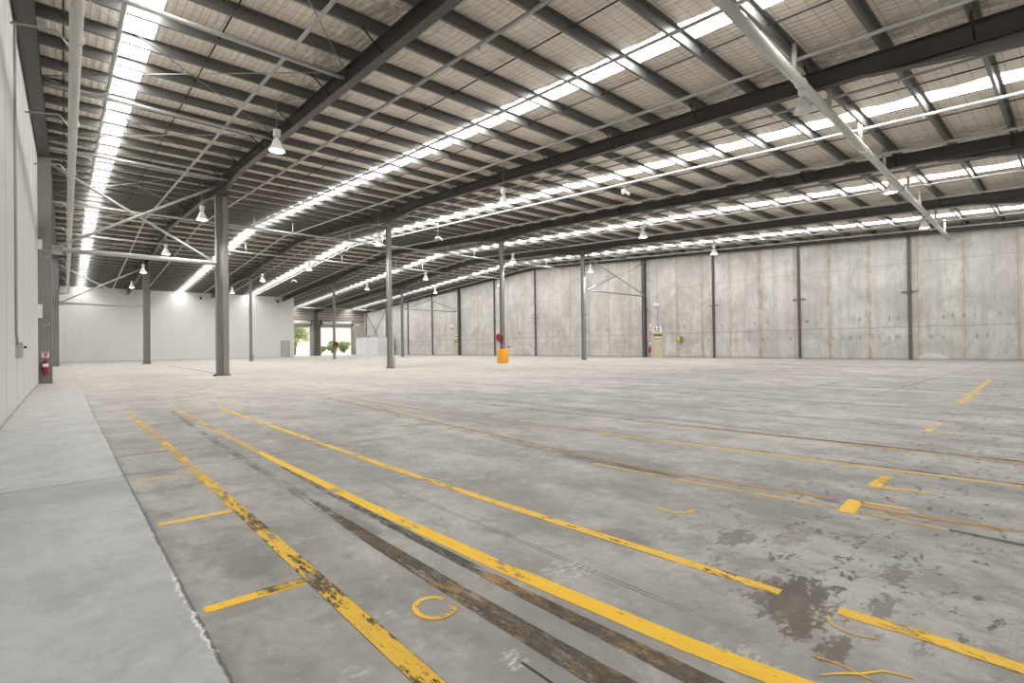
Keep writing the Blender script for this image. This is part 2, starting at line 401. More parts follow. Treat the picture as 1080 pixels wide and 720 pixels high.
ORD = ['zeroth', 'first', 'second', 'third', 'fourth', 'fifth', 'sixth', 'seventh', 'eighth', 'ninth', 'tenth', 'eleventh', 'twelfth', 'thirteenth', 'fourteenth',
       'fifteenth', 'sixteenth', 'seventeenth', 'eighteenth', 'nineteenth', 'twentieth', 'twenty-first', 'twenty-second']
def struct(name, bm, mat, label=None):
    o = obj(name, bm, mat); return tag(o, label, None, None, 'structure')

# ------------------------------------------------------------------ shell
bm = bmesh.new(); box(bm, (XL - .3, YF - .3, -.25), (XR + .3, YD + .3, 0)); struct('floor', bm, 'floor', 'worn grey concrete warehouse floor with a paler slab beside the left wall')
bm = bmesh.new(); box(bm, (XL - .25, YF - .25, 0), (XL, YD + .25, 12)); 
for v in bm.verts:
    pass
def wall_y(bm, x0, x1, y0, y1, top):
    """wall running along y with a top that follows the roof"""
    ys = sorted(set([y0, y1] + ([RIDGE_Y] if y0 < RIDGE_Y < y1 else [])))
    rings = []
    for y in ys:
        t = zr(y) + top
        rings.append([bm.verts.new(p) for p in ((x0, y, 0), (x1, y, 0), (x1, y, t), (x0, y, t))])
    for a, b in zip(rings, rings[1:]):
        for k in range(4): bm.faces.new((a[k], a[(k + 1) % 4], b[(k + 1) % 4], b[k]))
    bm.faces.new(rings[0][::-1]); bm.faces.new(rings[-1])
bm.free(); bm = bmesh.new(); wall_y(bm, XL - .25, XL, YF - .25, YD + .25, .25); struct('wall_left', bm, 'wall_left', 'white panelled wall running along the left side')
bm = bmesh.new(); wall_y(bm, XR, XR + .25, YF - .25, YD + .25, .25); struct('wall_right', bm, 'wall_right', 'stained concrete panel wall along the right side with rust bleeding at the joints')
bm = bmesh.new(); box(bm, (XL, YF - .25, 0), (XR, YF, zr(YF) + .25)); struct('wall_front', bm, 'wall_white')
bm = bmesh.new(); box(bm, (XL, YE, 0), (23.8, YE + .15, zr(YE) + .235)); struct('wall_back', bm, 'wall_white', 'white panel wall across the far left end')
bm = bmesh.new(); wall_y(bm, 23.65, 23.8, YE + .15, YD, .235); struct('wall_partition', bm, 'wall_white', 'return of the white wall beside the dock doors')
# dock wall with two door openings
D1, D2, DH = (26.0, 29.85), (31.62, 36.85), 4.65
bm = bmesh.new(); t = zr(YD) + .235
box(bm, (23.8, YD, 5.3), (XR, YD + .25, t)); struct('wall_dock', bm, 'dock', 'ribbed metal cladding above the two dock doors')
bm = bmesh.new()
box(bm, (23.8, YD, 0), (D1[0], YD + .25, 5.3)); box(bm, (D1[1], YD, 0), (D2[0], YD + .25, 5.3)); box(bm, (D2[1], YD, 0), (XR, YD + .25, 5.3))
box(bm, (D1[0], YD, DH), (D1[1], YD + .25, 5.3)); box(bm, (D2[0], YD, DH), (D2[1], YD + .25, 5.3))
struct('wall_dock_lower', bm, 'dock_plain')
bm = bmesh.new(); box(bm, (30.55, YD - .35, 0), (31.05, YD, 7.35)); struct('trim_1', bm, 'steel_post', 'dark pier between the two dock doors')

# ceiling, sagging between purlins, cut open where the skylight sheets are
SKY = [(.99, 1.62), (10.02, 10.78), (17.66, 18.44), (26.85, 27.70), (35.95, 36.85)]
PUR_Y = [8.80 + 1.487 * k for k in range(-7, 51)]
bm = bmesh.new()
ys = []
y = YF
while y < YD: ys.append(y); y += 1.487 / 4
ys += [YD + .05]
ys = sorted(ys + [RIDGE_Y]); xs = sorted([XL + (XR - XL) * i / 70 for i in range(71) if not any(a - .1 < XL + (XR - XL) * i / 70 < b + .1 for a, b in SKY)] + [v for ab in SKY for v in ab])
grid = []
for y in ys:
    row = []
    for x in xs:
        ph = ((y - 8.8) / 1.487) % 1.0
        sag = .045 * math.sin(PI * ph) ** 2 * (1 if abs(y - RIDGE_Y) > .5 else 0)
        sag *= 1 + .5 * noise.noise(Vector((x * .9, y * .5, 0)))
        row.append(bm.verts.new((x, y, zr(y) + .262 - sag)))
    grid.append(row)
for a, b in zip(grid, grid[1:]):
    for i in range(len(xs) - 1):
        if any(c - .01 <= xs[i] and xs[i + 1] <= d + .01 for c, d in SKY) and not (xs[i] < 23.8 and a[i].co.y > YE): continue
        f = bm.faces.new((a[i], a[i + 1], b[i + 1], b[i])); f.smooth = True
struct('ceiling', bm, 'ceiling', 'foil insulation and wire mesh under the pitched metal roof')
# roof skin above so that the roof has thickness
bm = bmesh.new()
for y0, y1 in ((YF - .3, RIDGE_Y), (RIDGE_Y, YD + .3)):
    v = [bm.verts.new((x, y, zr(y) + dz)) for dz in (.30, .36) for x, y in ((XL - .3, y0), (XR + .3, y0), (XR + .3, y1), (XL - .3, y1))]
    for f in ((0, 3, 2, 1), (4, 5, 6, 7), (0, 1, 5, 4), (1, 2, 6, 5), (2, 3, 7, 6), (3, 0, 4, 7)): bm.faces.new([v[i] for i in f])
struct('roof_deck', bm, 'galv')

# skylights, one strip of translucent sheets per bay

for i, (a, b) in enumerate(SKY):
    bm = bmesh.new(); rows = []
    yy = [YF + .1 + k * 1.487 for k in range(58)]
    yy = [y for y in yy if y < (YE - .05 if b < 23.8 else YD - .1)] + [YE - .02 if b < 23.8 else YD - .02]
    yy = sorted(yy + [RIDGE_Y])
    for y in yy:
        row = []
        for k in range(13):
            x = a + (b - a) * k / 12
            row.append(bm.verts.new((x, y, zr(y) + .256 + .012 * (k % 2))))
        rows.append(row)
    for r0, r1 in zip(rows, rows[1:]):
        for k in range(12): bm.faces.new((r0[k], r0[k + 1], r1[k + 1], r1[k]))
    struct('window_%d' % (i + 1), bm, 'sky_panel', ['narrow strip of bright roof skylight nearest the left wall', 'bright roof skylight strip, second from the left wall', 'bright roof skylight strip, third from the left wall', 'bright roof skylight strip, fourth from the left wall', 'bright roof skylight strip nearest the right concrete wall'][i])

# ------------------------------------------------------------------ purlins
def purlin_mesh():
    bm = bmesh.new(); t = .006; w = .075; h = .245
    prof = [(0, 0), (w, 0), (w, .018), (w - t, .018), (w - t, t), (t, t), (t, h - t), (-w + t, h - t), (-w + t, h - .018), (-w, h - .018), (-w, h), (0, h)]
    extrude_profile(bm, prof, lambda i, u, v: ((XL + .04) if i == 0 else (XR - .04), u, v))
    return bm
pm = None
for k, y in enumerate(PUR_Y):
    if y > YD - .2: continue
    if pm is None: o = obj('roof_purlin', purlin_mesh(), 'galv'); pm = o
    else: o = pm.copy(); C.objects.link(o)
    o.location = (0, y, zr(y) - (.0 if True else 0)); s = SLOPE if y < RIDGE_Y else -SLOPE
    o.rotation_euler = (math.atan(s), 0, 0)
    if y < ROWY[0]:
        n_ = sum(1 for q in PUR_Y if y <= q < ROWY[0]); lab = 'grey steel roof purlin, %s in front of the first row of freestanding columns' % ORD[n_]
    elif y < ROWY[1]:
        n_ = sum(1 for q in PUR_Y if ROWY[0] <= q <= y); lab = 'grey steel roof purlin, %s behind the first row of freestanding columns' % ORD[n_]
    else:
        n_ = sum(1 for q in PUR_Y if ROWY[1] <= q <= y); lab = 'grey steel roof purlin, %s behind the second row of freestanding columns' % ORD[n_]
    tag(o, lab, 'purlin', 'purlins crossing under the roof sheeting')

# purlin bridging rows
BR = [0.0, 2.72, 8.25, 11.22, 16.6, 19.5, 25.1, 27.95, 33.5, 36.5]
for i, x in enumerate(BR):
    bm = bmesh.new()
    for s0, s1 in ((YF + .3, RIDGE_Y), (RIDGE_Y, (YE if x < 23.8 else YD) - .3)):
        tube(bm, [(x, s0, zr(s0) + .12), (x, s1, zr(s1) + .12)], .018, 6)
    o = obj('bridging_rod', bm, 'black')
    tag(o, 'thin dark bridging rod running between purlins, %s from the left wall' % ORD[i + 1], 'rod', 'bridging rods between the purlins')

# ------------------------------------------------------------------ rafters
def ibeam_x(bm, x, pts, fw=.20, ft=.018, wt=.012):
    """I section running along y; pts = (y, ztop, zbottom)"""
    def slab(x0, x1, zz):
        rows = [[bm.verts.new(p) for p in ((x0, y, a), (x1, y, a), (x1, y, b), (x0, y, b))] for y, a, b in zz]
        for r, q in zip(rows, rows[1:]):
            for k in range(4): bm.faces.new((r[k], r[(k + 1) % 4], q[(k + 1) % 4], q[k]))
        bm.faces.new(rows[0][::-1]); bm.faces.new(rows[-1])
    slab(x - fw / 2, x + fw / 2, [(y, a - ft, a) for y, a, b in pts])
    slab(x - fw / 2, x + fw / 2, [(y, b, b + ft) for y, a, b in pts])
    slab(x - wt / 2, x + wt / 2, [(y, b + ft, a - ft) for y, a, b in pts])
RD = .43
rnames = ['dark steel roof rafter fixed along the top of the left wall', 'dark steel roof rafter carried by the nearest, leftmost freestanding columns', 'dark steel roof rafter crossing the picture to the top right corner',
          'dark steel roof rafter carried by the columns with the yellow guard', 'dark steel roof rafter on the freestanding columns nearest the right wall', 'dark steel roof rafter along the top of the right concrete wall']
RD0 = RD
RX = [-.585] + COLX + [39.16]
for i, x in enumerate(RX):
    yend = (YE if x < 23 else YD) - .05
    top = -.005
    fw = .30 if i == 0 else .22; RD = .28 if i == 5 else .43
    root = thing('roof_rafter', (x, ROWY[0], zr(ROWY[0])), rnames[i], 'rafter', 'roof rafters')
    bm = bmesh.new(); pts = [(y, zr(y) + top, zr(y) + top - RD) for y in (YF + .02, RIDGE_Y, yend)]
    ibeam_x(bm, x, pts, fw); part('beam', bm, 'steel_dark', root)
    if 0 < i < 5:
        for cy in ROWY:
            for s in (-1, 1):
                bm = bmesh.new(); ys_ = [cy + s * .02, cy + s * 3.4]
                if s < 0: ys_ = ys_[::-1]
                pp = [(y, zr(y) + top - RD - .002, zr(y) + top - RD - .02 - .32 * (1 - abs(y - cy) / 3.4)) for y in ys_]
                ibeam_x(bm, x, pp, fw - .02); part('haunch', bm, 'steel_dark', root)
        bm = bmesh.new(); pp = [(y, zr(y) + top - RD - .002, zr(y) + top - RD - .02 - d) for y, d in ((YF + .03, .62), (3.2, 0.0))]
        ibeam_x(bm, x, pp, fw - .02); part('haunch', bm, 'steel_dark', root)
    # fly braces from the purlins to the bottom flange
    if 0 < i:
        for k, y in enumerate(PUR_Y):
            if y > yend - 1 or y < 1 or k % 2: continue
            bm = bmesh.new()
            sx = -1
            tube(bm, [(x + sx * .55, y, zr(y) + .03), (x + sx * .03, y, zr(y) - RD + .04)], .02, 5)
            part('fly_brace', bm, 'black', root)

RD = RD0
# ------------------------------------------------------------------ columns
def icol(bm, x, y, h, dx=.50, dy=.27, ft=.028, wt=.016, z0=0):
    box(bm, (x - dx / 2, y - dy / 2, z0), (x - dx / 2 + ft, y + dy / 2, h)); box(bm, (x + dx / 2 - ft, y - dy / 2, z0), (x + dx / 2, y + dy / 2, h))
    box(bm, (x - dx / 2 + ft, y - wt / 2, z0), (x + dx / 2 - ft, y + wt / 2, h))
def clab(i, j):
    if i == 0: return ['tall grey steel column nearest the camera, standing free at the left', 'grey steel column farther back, in front of the white end wall, left of the nearest one'][j]
    if j == 0: return ['', 'grey steel column of the front row, in the middle of the hall with no guard', 'grey steel column rising out of the yellow guard', 'grey steel column of the front row nearest the concrete wall'][i]
    return ['', 'thin far grey column standing just before the white end wall, right of the nearest column', 'thin far grey column in front of the open dock doors', 'thin far grey column of the back row nearest the concrete wall'][i]
for j, cy in enumerate(ROWY):
    for i, cx in enumerate(COLX):
        h = zr(cy) - RD - .36
        root = thing('steel_column', (cx, cy, 0), clab(i, j), 'column', 'freestanding steel columns')
        wx = .31 if i == 0 else .15
        bm = bmesh.new()
        if i == 0: icol(bm, cx, cy, h - .02, z0=.03)
        else:
            box(bm, (cx - .10, cy - .15, .03), (cx + .10, cy - .13, h - .02)); box(bm, (cx - .10, cy + .13, .03), (cx + .10, cy + .15, h - .02)); box(bm, (cx - .008, cy - .13, .03), (cx + .008, cy + .13, h - .02))
        part('shaft', bm, 'steel_col', root)
        bm = bmesh.new(); box(bm, (cx - wx, cy - .2, 0), (cx + wx, cy + .2, .03))
        for sx in (-1, 1):
            for sy in (-1, 1): lathe(bm, [(.018, .03), (.018, .09)], (cx + sx * (wx - .03), cy + sy * .175, 0), 6)
        part('base_plate', bm, 'steel_post', root)
        bm = bmesh.new(); box(bm, (cx - wx, cy - .2, h - .02), (cx + wx, cy + .2, h)); part('cap_plate', bm, 'steel_dark', root)
        if (i, j) in ((1, 0), (1, 1)):
            bm = bmesh.new(); box(bm, (cx + .10, cy - .12, .03), (cx + .26, cy + .12, .62)); part('base_guard', bm, 'box_grey', root)
        if (i, j) == (0, 0):
            bm = bmesh.new(); box(bm, (cx + .02, cy - .125, .03), (cx + .222, cy - .02, h - .05)); part('cover_plate', bm, 'steel_col', root)
            bm = bmesh.new(); box(bm, (cx - .40, cy - .22, 0), (cx - .27, cy - .05, .07)); part('foot_bracket', bm, 'black', root)
# wall columns on the left
for j, cy in enumerate(ROWY):
    root = thing('wall_column', (-.565, cy, 0), ['wide dark grey steel column against the left wall carrying the fire extinguisher', 'dark grey steel column against the left wall behind the nearer wall column'][j], 'column', 'steel columns against the left wall')
    bm = bmesh.new(); icol(bm, -.565, cy, zr(cy) - RD - .03, .39, .30, .02, .27, .012); part('shaft', bm, 'steel_col', root)
    bm = bmesh.new(); box(bm, (-.758, cy - .2, 0), (-.33, cy + .2, .012)); part('base_plate', bm, 'steel_post', root)
    bm = bmesh.new(); box(bm, (-.755, cy - .153, 5.03), (-.36, cy - .149, 5.05)); box(bm, (-.37, cy - .17, 4.92), (-.05, cy - .14, 5.28)); part('gusset_plate', bm, 'box_grey', root)
# posts along the right wall
POST = [(.65, 0), (7.10, 0), (13.40, 0), (19.75, 0), (26.20, 1), (33.30, 0), (40.40, 0), (47.55, 0), (54.80, 1), (61.50, 0), (68.30, 0), (75.25, 0), (82.60, 0)]
plabs = ['dark steel wall post beside the right picture edge on the concrete wall', 'dark steel wall post, nearest of those seen along the concrete wall', 'dark steel wall post, second from the right along the concrete wall',
         'dark steel wall post, third from the right along the concrete wall', 'thick dark wall post beside the cream exit door', 'dark steel wall post hidden behind the front row column',
         'dark steel wall post just right of the yellow guarded column', 'dark steel wall post just left of the yellow guarded column', 'thick dark wall post right of the smaller cream exit door',
         'thin dark wall post second to the left of the far exit door', 'thin dark wall post beside the rearmost freestanding column', 'dark wall post above the white room, right end of the cross brace', 'dark post in the far corner beside the dock wall']
plabs[9] = 'thin dark wall post just left of the far cream exit door'
for k, (y, thick) in enumerate(POST):
    w = .30 if thick else .16; d = .32 if thick else .12; h = zr(y) - .28 - .03
    root = thing('wall_post', (39.2, y, 0), plabs[k], 'post', 'steel posts along the concrete wall')
    bm = bmesh.new()
    x0 = XR - .005 - d
    box(bm, (x0, y - w / 2, 0), (x0 + .02, y + w / 2, h)); box(bm, (XR - .025, y - w / 2, 0), (XR - .005, y + w / 2, h)); box(bm, (x0 + .02, y - .02, 0), (XR - .025, y + .02, h))
    part('shaft', bm, 'steel_post', root)
    bm = bmesh.new(); box(bm, (XR - .08, y - .42, 4.20), (XR - .02, y + .42, 4.26)); part('tie_bracket', bm, 'steel_post', root)

# ------------------------------------------------------------------ bracing
def brace(name, pts, r, mat, label, cat='brace', group=None, n=10):
    bm = bmesh.new(); tube(bm, pts, r, n); return tag(obj(name, bm, mat), label, cat, group)
for j, cy in enumerate(ROWY):
    wh = ['nearer', 'farther'][j]; yy = cy - .20
    brace('strut', [(-.06, yy, 5.10), (5.13, yy, 5.10)], .10, 'pipe', 'pale round horizontal strut between left wall and column, %s pair of braced columns' % wh)
    brace('diagonal_brace', [(-.35, yy - .03, 5.12), (5.12, yy - .03, 8.55 if j == 0 else 8.4)], .055, 'pipe', 'diagonal brace rising rightwards to the %s leftmost column' % wh)
    brace('diagonal_brace', [(-.35, yy + .115, 8.35 if j == 0 else 8.2), (5.13, yy + .115, 5.14)], .055, 'pipe', 'diagonal brace falling rightwards to the %s leftmost column' % wh)
    zb = (5.5, 5.8)[j]
    brace('strut', [(30.98, yy, zb), (38.96, yy, zb - .05)], .06, 'frame_grey', 'grey horizontal strut between column and concrete wall, %s of the two' % wh)
    brace('diagonal_brace', [(30.98, yy - .06, zb + .05), (38.96, yy - .06, zr(cy) - RD - .1)], .045, 'frame_grey', 'thin diagonal brace rising to the concrete wall post, %s bay' % wh)
    brace('diagonal_brace', [(30.98, yy + .06, zr(cy) - RD - .45), (38.96, yy + .06, zb + .05)], .045, 'frame_grey', 'thin diagonal brace falling to the concrete wall post, %s bay' % wh)
brace('diagonal_brace', [(39.22, 82.3, 7.0), (39.22, 75.4, .3)], .05, 'steel_post', 'dark brace on the concrete wall above the white room, top in far corner')
brace('diagonal_brace', [(39.12, 82.3, .3), (39.12, 75.4, 7.2)], .05, 'steel_post', 'dark brace on the concrete wall above the white room, top at nearer post')

# roof struts running across the hall
def strut(label, y, z, x0, x1, r=.06, stubs=(), y1=None, z1=None, sr=None):
    root = thing('roof_strut', (x0, y, z), label, 'strut', 'pale struts running across under the roof')
    y1 = y if y1 is None else y1; z1 = z if z1 is None else z1
    bm = bmesh.new(); tube(bm, [(x0, y, z), (x1, y1, z1)], r, 14); part('pipe', bm, 'pipe_main' if r > .08 else 'pipe', root)
    for x in stubs:
        t = (x - x0) / (x1 - x0); yy = y + (y1 - y) * t; zz = z + (z1 - z) * t
        bm = bmesh.new(); w = sr or .045
        tube(bm, [(x, yy, zz + r * .8), (x, yy, zr(yy) + .1)], w, 8); part('hanger', bm, 'pipe', root)
    if r > .08:
        for t in (.2, .38, .56, .74):
            bm = bmesh.new(); a = Vector((x0, y, z)).lerp((x1, y1, z1), t); d = (Vector((x1, y1, z1)) - Vector((x0, y, z))).normalized()
            tube(bm, [a - d * .06, a + d * .06], r * 1.22, 14); part('coupling', bm, 'pipe_main', root)
    return root
strut('large pale round pipe slanting down across the upper right of the roof', 4.00, 7.15, 6.2, 38.9, .105, (8.0, 12.3, 15.0, 18.2, 21.5, 26.0, 28.8, 33.5, 37.0), 5.12, 7.15, .055)
strut('pale roof strut in the left bay, nearest the camera', 12.25, 8.00, -.4, 5.30, .05)
strut('pale roof strut in the left bay, second from the camera', 18.15, 8.33, -.4, 5.30, .05)
strut('pale roof strut in the left bay, just in front of the nearest column', 24.3, 8.48, -.4, 5.30, .05)
strut('pale roof strut across the whole hall, nearer side of the ridge', 35.4, 9.0, -.4, 38.9, .06, (7.1, 9.2, 11.6, 15.6, 18.2, 24.2, 27.0, 33.0, 36.0))
strut('pale roof strut across the whole hall, farther side of the ridge', 44.8, 9.0, -.4, 38.9, .06, (7.0, 11.0, 16.2, 19.0, 24.5, 27.5, 33.0, 36.0))
strut('pale roof strut in front of the dock doors', 78.0, 7.33, 24.0, 38.9, .07, (27, 31, 35, 37))
# cross rods of the roof bracing in the left bay and the right bay
nodes = [4.6, 12.2, 18.1, 24.3, 35.4, 44.8, 54.8]
for a, b in zip(nodes, nodes[1:]):
    for bay, (xa, xb) in enumerate([(-.45, 5.3), (31.0, 38.95)]):
        if bay == 1 and a < 12: continue
        for s in (0, 1):
            p, q = ((xa, a), (xb, b)) if s == 0 else ((xa, b), (xb, a))
            dz = -.10 - .03 * s
            pts = [(p[0], p[1], zr(p[1]) + dz), (q[0], q[1], zr(q[1]) + dz)]
            if min(a, b) < RIDGE_Y < max(a, b):
                t = (RIDGE_Y - p[1]) / (q[1] - p[1]); pts.insert(1, (p[0] + (q[0] - p[0]) * t, RIDGE_Y, RIDGE_Z + dz - .05))
            k = nodes.index(a)
            brace('cross_rod', pts, .014, 'rod', 'thin roof cross rod, %s bay, %s panel from camera, far end %s' % (['left', 'right'][bay], ORD[k + 1], ['right', 'left'][s]), 'rod', 'thin cross rods under the roof', 6)

# ------------------------------------------------------------------ sprinkler pipes lengthwise
PIPES = [(.93, .05, 33.5, .045), (3.95, .10, 71.5, .045), (6.95, .10, 72, .045), (9.62, .10, 72, .04), (12.55, .10, 72, .045), (15.30, .10, 72, .035), (18.25, .10, 72, .045), (21.25, .10, 72, .045), (23.9, .10, 82, .035), (26.8, .12, 82, .04),
         (29.7, .10, 82, .04), (32.4, .10, 82, .04), (35.6, .18, 82, .045), (38.3, .10, 82, .04)]
for i, (x, dz, ye, r) in enumerate(PIPES):
    root = thing('sprinkler_pipe', (x, 0, zr(0) - dz), 'thin pale sprinkler pipe running lengthwise below the purlins, %s from the left wall' % ORD[i + 1], 'pipe', 'sprinkler pipes under the roof')
    bm = bmesh.new(); pts = [(x, YF + .1, zr(YF) - dz - r), (x, RIDGE_Y, zr(RIDGE_Y) - dz - r)] + ([(x, ye, zr(ye) - dz - r)] if ye > RIDGE_Y else [])
    if ye < RIDGE_Y: pts[1] = (x, ye, zr(ye) - dz - r)
    tube(bm, pts, r, 8); part('pipe', bm, 'pipe', root)
    k = 0; y = 2.9
    while y < min(ye, 60):
        bm = bmesh.new(); z = zr(y) - dz - 2 * r
        lathe(bm, [(.016, 0), (.016, -.05), (.035, -.055), (.035, -.065)], (x, y, z + .01), 8)
        part('sprinkler_head', bm, 'pipe', root); y += 5.95 if y > 20 else 2.97
# large main along left wall
root = thing('fire_main_pipe', (.19, 5, 7.2), 'thick pale pipe running lengthwise high beside the left wall', 'pipe')
bm = bmesh.new(); tube(bm, [(.17, YF + .1, 7.15), (.20, 68, 7.15), (.17, 70.5, 7.3), (-.6, 72.0, 7.3)], .10, 14); part('pipe', bm, 'pipe_main', root)
for y in (8, 12.6, 17.4, 22.3, 28, 34, 40, 46, 52, 58):
    bm = bmesh.new(); tube(bm, [(.187, y - .07, 7.15), (.187, y + .07, 7.15)], .122, 14); part('coupling', bm, 'pipe_main', root)
    bm = bmesh.new(); tube(bm, [(.187, y + .6, 7.25), (.187, y + .6, zr(y) + .05)], .012, 6); part('hanger', bm, 'rod', root)
    bm = bmesh.new(); tube(bm, [(-.76, y + .9, 7.5), (-.1, y + .9, 7.62), (.187, y + .9, 7.2)], .022, 6); part('bracket', bm, 'rod', root)

# ------------------------------------------------------------------ high bay lamps
def lamp(lit=True):
    root = thing('pendant_lamp', (0, 0, 0), '', 'lamp', 'high bay pendant lamps')
    bm = bmesh.new(); box(bm, (-.085, -.085, .30), (.085, .085, .50)); obj('ballast_box', bm, 'white', root, .012)
    bm = bmesh.new(); lathe(bm, [(.05, .24), (.06, .30)], n=14); obj('neck', bm, 'white', root)
    bm = bmesh.new()
    prof = [(.055, .25), (.085, .22), (.11, .16), (.145, .07), (.185, -.02), (.215, -.09), (.222, -.12)]
    lathe(bm, prof + [(r - .008, h) for r, h in prof[::-1]], n=28, caps=False); shade = obj('shade', bm, 'acrylic', root)
    bm = bmesh.new(); lathe(bm, [(.205, -.105), (.20, -.115), (.12, -.135), (.02, -.14)], n=24); obj('diffuser', bm, 'lamp_glow' if lit else 'white', shade)
    bm = bmesh.new(); tube(bm, [(0, 0, .50), (0, 0, 1.0)], .008, 6); obj('suspension_cable', bm, 'rod', root)
    return root
lit, unlit = lamp(True), lamp(False)
SPOTS = [(4.59, 15.29, 1, 'glowing bell lamp hanging beside the leftmost rafter, nearest and largest of its row'), (4.51, 25.5, 1, 'glowing bell lamp hanging just left of the nearest column'),
         (4.5, 36.0, 1, 'glowing bell lamp left of the nearest column, third along the left aisle'), (4.3, 45.5, 1, 'small glowing bell lamp above the far left column, fourth along the left aisle'),
         (4.54, 57.0, 1, 'small glowing bell lamp just before the white end wall, farthest of the left aisle'),
         (13.7, 4.51, 0, 'grey unlit bell lamp hanging at the upper right beside the large pale pipe'), (13.2, 15.33, 1, 'pale bell lamp hanging near the top of the yellow guarded column, left of its post'),
         (13.05, 25.85, 1, 'glowing bell lamp hanging just left of the middle front column'), (13.3, 37.2, 1, 'small glowing bell lamp in the second aisle, before the ridge'), (12.46, 45.64, 1, 'tiny glowing bell lamp over the white end wall top'),
         (12.75, 57.25, 1, 'tiny glowing bell lamp just above the white end wall, right of the nearest column'),
         (23.79, 4.83, 1, 'glowing bell lamp just below and left of the large pale pipe at the right'), (23.14, 15.5, 1, 'glowing bell lamp hanging above the wall brace near the exit door post'),
         (22.9, 25.7, 1, 'glowing bell lamp beside the top of the yellow guarded column'), (22.81, 36.67, 1, 'glowing bell lamp between the middle and yellow guarded columns'), (22.21, 46.5, 1, 'tiny glowing bell lamp left of the middle front column over the dock doors'),
         (32.66, 5.25, 1, 'bell lamp beside the lower end of the large pale pipe'), (31.14, 15.58, 1, 'glowing bell lamp against the concrete wall, over the third post from the right'),
         (30.9, 25.52, 1, 'glowing bell lamp touching the right side of the rightmost front column in view'), (30.89, 36.59, 1, 'small glowing bell lamp just left of the yellow guarded column against the concrete wall'), (29.57, 45.69, 1, 'small glowing bell lamp against the concrete wall over the far exit door')]
first = {1: lit, 0: unlit}; used = set()
for x, y, on, lab in SPOTS:
    o = first[on] if on not in used else copy_tree(first[on]); used.add(on)
    o.location = (x, y, 7.0); o['label'] = lab
    if on:
        ld = bpy.data.lights.new('lamp_light', 'AREA'); ld.shape = 'DISK'; ld.size = .40; ld.energy = 75; ld.spread = math.radians(110); ld.color = (1, .96, .90)
        lo = bpy.data.objects.new('lamp_light', ld); C.objects.link(lo); lo.location = (x, y, 6.84)
    for c in o.children:
        if c.name.startswith('suspension_cable'):
            c.scale = (1, 1, 1); 
            ln = zr(y) - 7.0 + .02
            c.location.z = .5 - .5 * (ln - .5) / .5; c.scale.z = (ln - .5) / .5
# twin emergency heads
for x, y, z, lab in [(18.06, 27.5, 8.2, 'small white twin spotlight fitting above the middle front column'), (17.5, 53.3, 8.1, 'small white twin spotlight fitting high before the dock doors'), (18.9, 13.6, 8.05, 'small white twin spotlight fitting under the roof right of the yellow guarded column')]:
    root = thing('emergency_light', (x, y, z), lab, 'light fitting', 'twin emergency spotlights')
    bm = bmesh.new(); box(bm, (x - .12, y - .05, z), (x + .12, y + .05, z + .10)); tube(bm, [(x, y, z + .1), (x, y, zr(y) + .02)], .012, 6); part('housing', bm, 'white', root)
    for s in (-1, 1):
        bm = bmesh.new(); tube(bm, [(x + s * .12, y, z + .02), (x + s * .26, y - .12, z - .10)], [.05, .085], 12); part('spot_head', bm, 'white', root)

# ------------------------------------------------------------------ floor markings
def strip(name, mat, pts, label, cat='floor marking', group=None, z=.0018):
    """pts = (x, y, half width)"""
    bm = bmesh.new(); L = []
    for i, (x, y, w) in enumerate(pts):
        a = Vector(pts[max(0, i - 1)][:2]); b = Vector(pts[min(len(pts) - 1, i + 1)][:2]); d = (b - a).normalized(); nrm = Vector((-d.y, d.x))
        L.append([bm.verts.new((x + nrm.x * w * s, y + nrm.y * w * s, z)) for s in (-1, 1)])
    for p, q in zip(L, L[1:]): bm.faces.new((p[0], p[1], q[1], q[0]))
    for f in bm.faces:
        if f.normal.z < 0: f.normal_flip()
    r = bmesh.ops.extrude_face_region(bm, geom=bm.faces[:]); 
    for v in [g for g in r['geom'] if isinstance(g, bmesh.types.BMVert)]: v.co.z -= .0006
    return tag(obj(name, bm, mat), label, cat, group)
G = 'painted lines on the floor'
strip('floor_line', 'paint_a', [(.97, 1.3, .043), (.97, 4.2, .043), (.96, 7.5, .043), (.91, 12.4, .04)], 'scuffed yellow floor line, leftmost of the long lines, nearest the left slab', group=G)
strip('floor_line', 'paint_b', [(1.925, .6, .055), (1.90, .75, .053), (1.85, 1.07, .052), (1.77, 2.1, .05), (1.715, 3.7, .044), (1.685, 6.4, .037)], 'bold bright yellow floor line running to the bottom edge of the picture', group=G)
strip('floor_line', 'paint_old', [(1.685, 6.5, .036), (1.68, 9, .034), (1.68, 12.7, .034)], 'broken far stretch of the bold yellow line, almost worn off', group=G)
strip('floor_line', 'paint_d', [(2.66, -.1, .042), (2.605, .16, .042), (2.605, .47, .042), (2.575, .74, .040)], 'bright yellow floor line in the lower right corner, beyond the big dark stain', group=G)
strip('floor_line', 'paint_d', [(2.56, .98, .035), (2.545, 1.48, .037), (2.50, 2.3, .037), (2.46, 3.3, .037), (2.425, 4.6, .037), (2.42, 6, .036), (2.37, 11.8, .036)], 'long thin yellow floor line ending at the big dark stain', group=G)
for y, m, lab in [(2.685, 'paint_b', 'short yellow cross line between slab edge and leftmost line, nearest and boldest'), (4.22, 'paint_b', 'short yellow cross line by the left slab, second from the camera'), (5.77, 'paint_old', 'thin yellow cross line by the left slab, third from the camera'), (7.26, 'paint_faint', 'faded cross line by the left slab, farthest of the four')]:
    w = .036 if y < 3 else (.032 if y < 5 else .03)
    strip('floor_line', m, [(.475, y + .01, w), (.92, y - .01, w)], lab, group=G)
G2 = 'dark rubbed bands beside the floor lines'
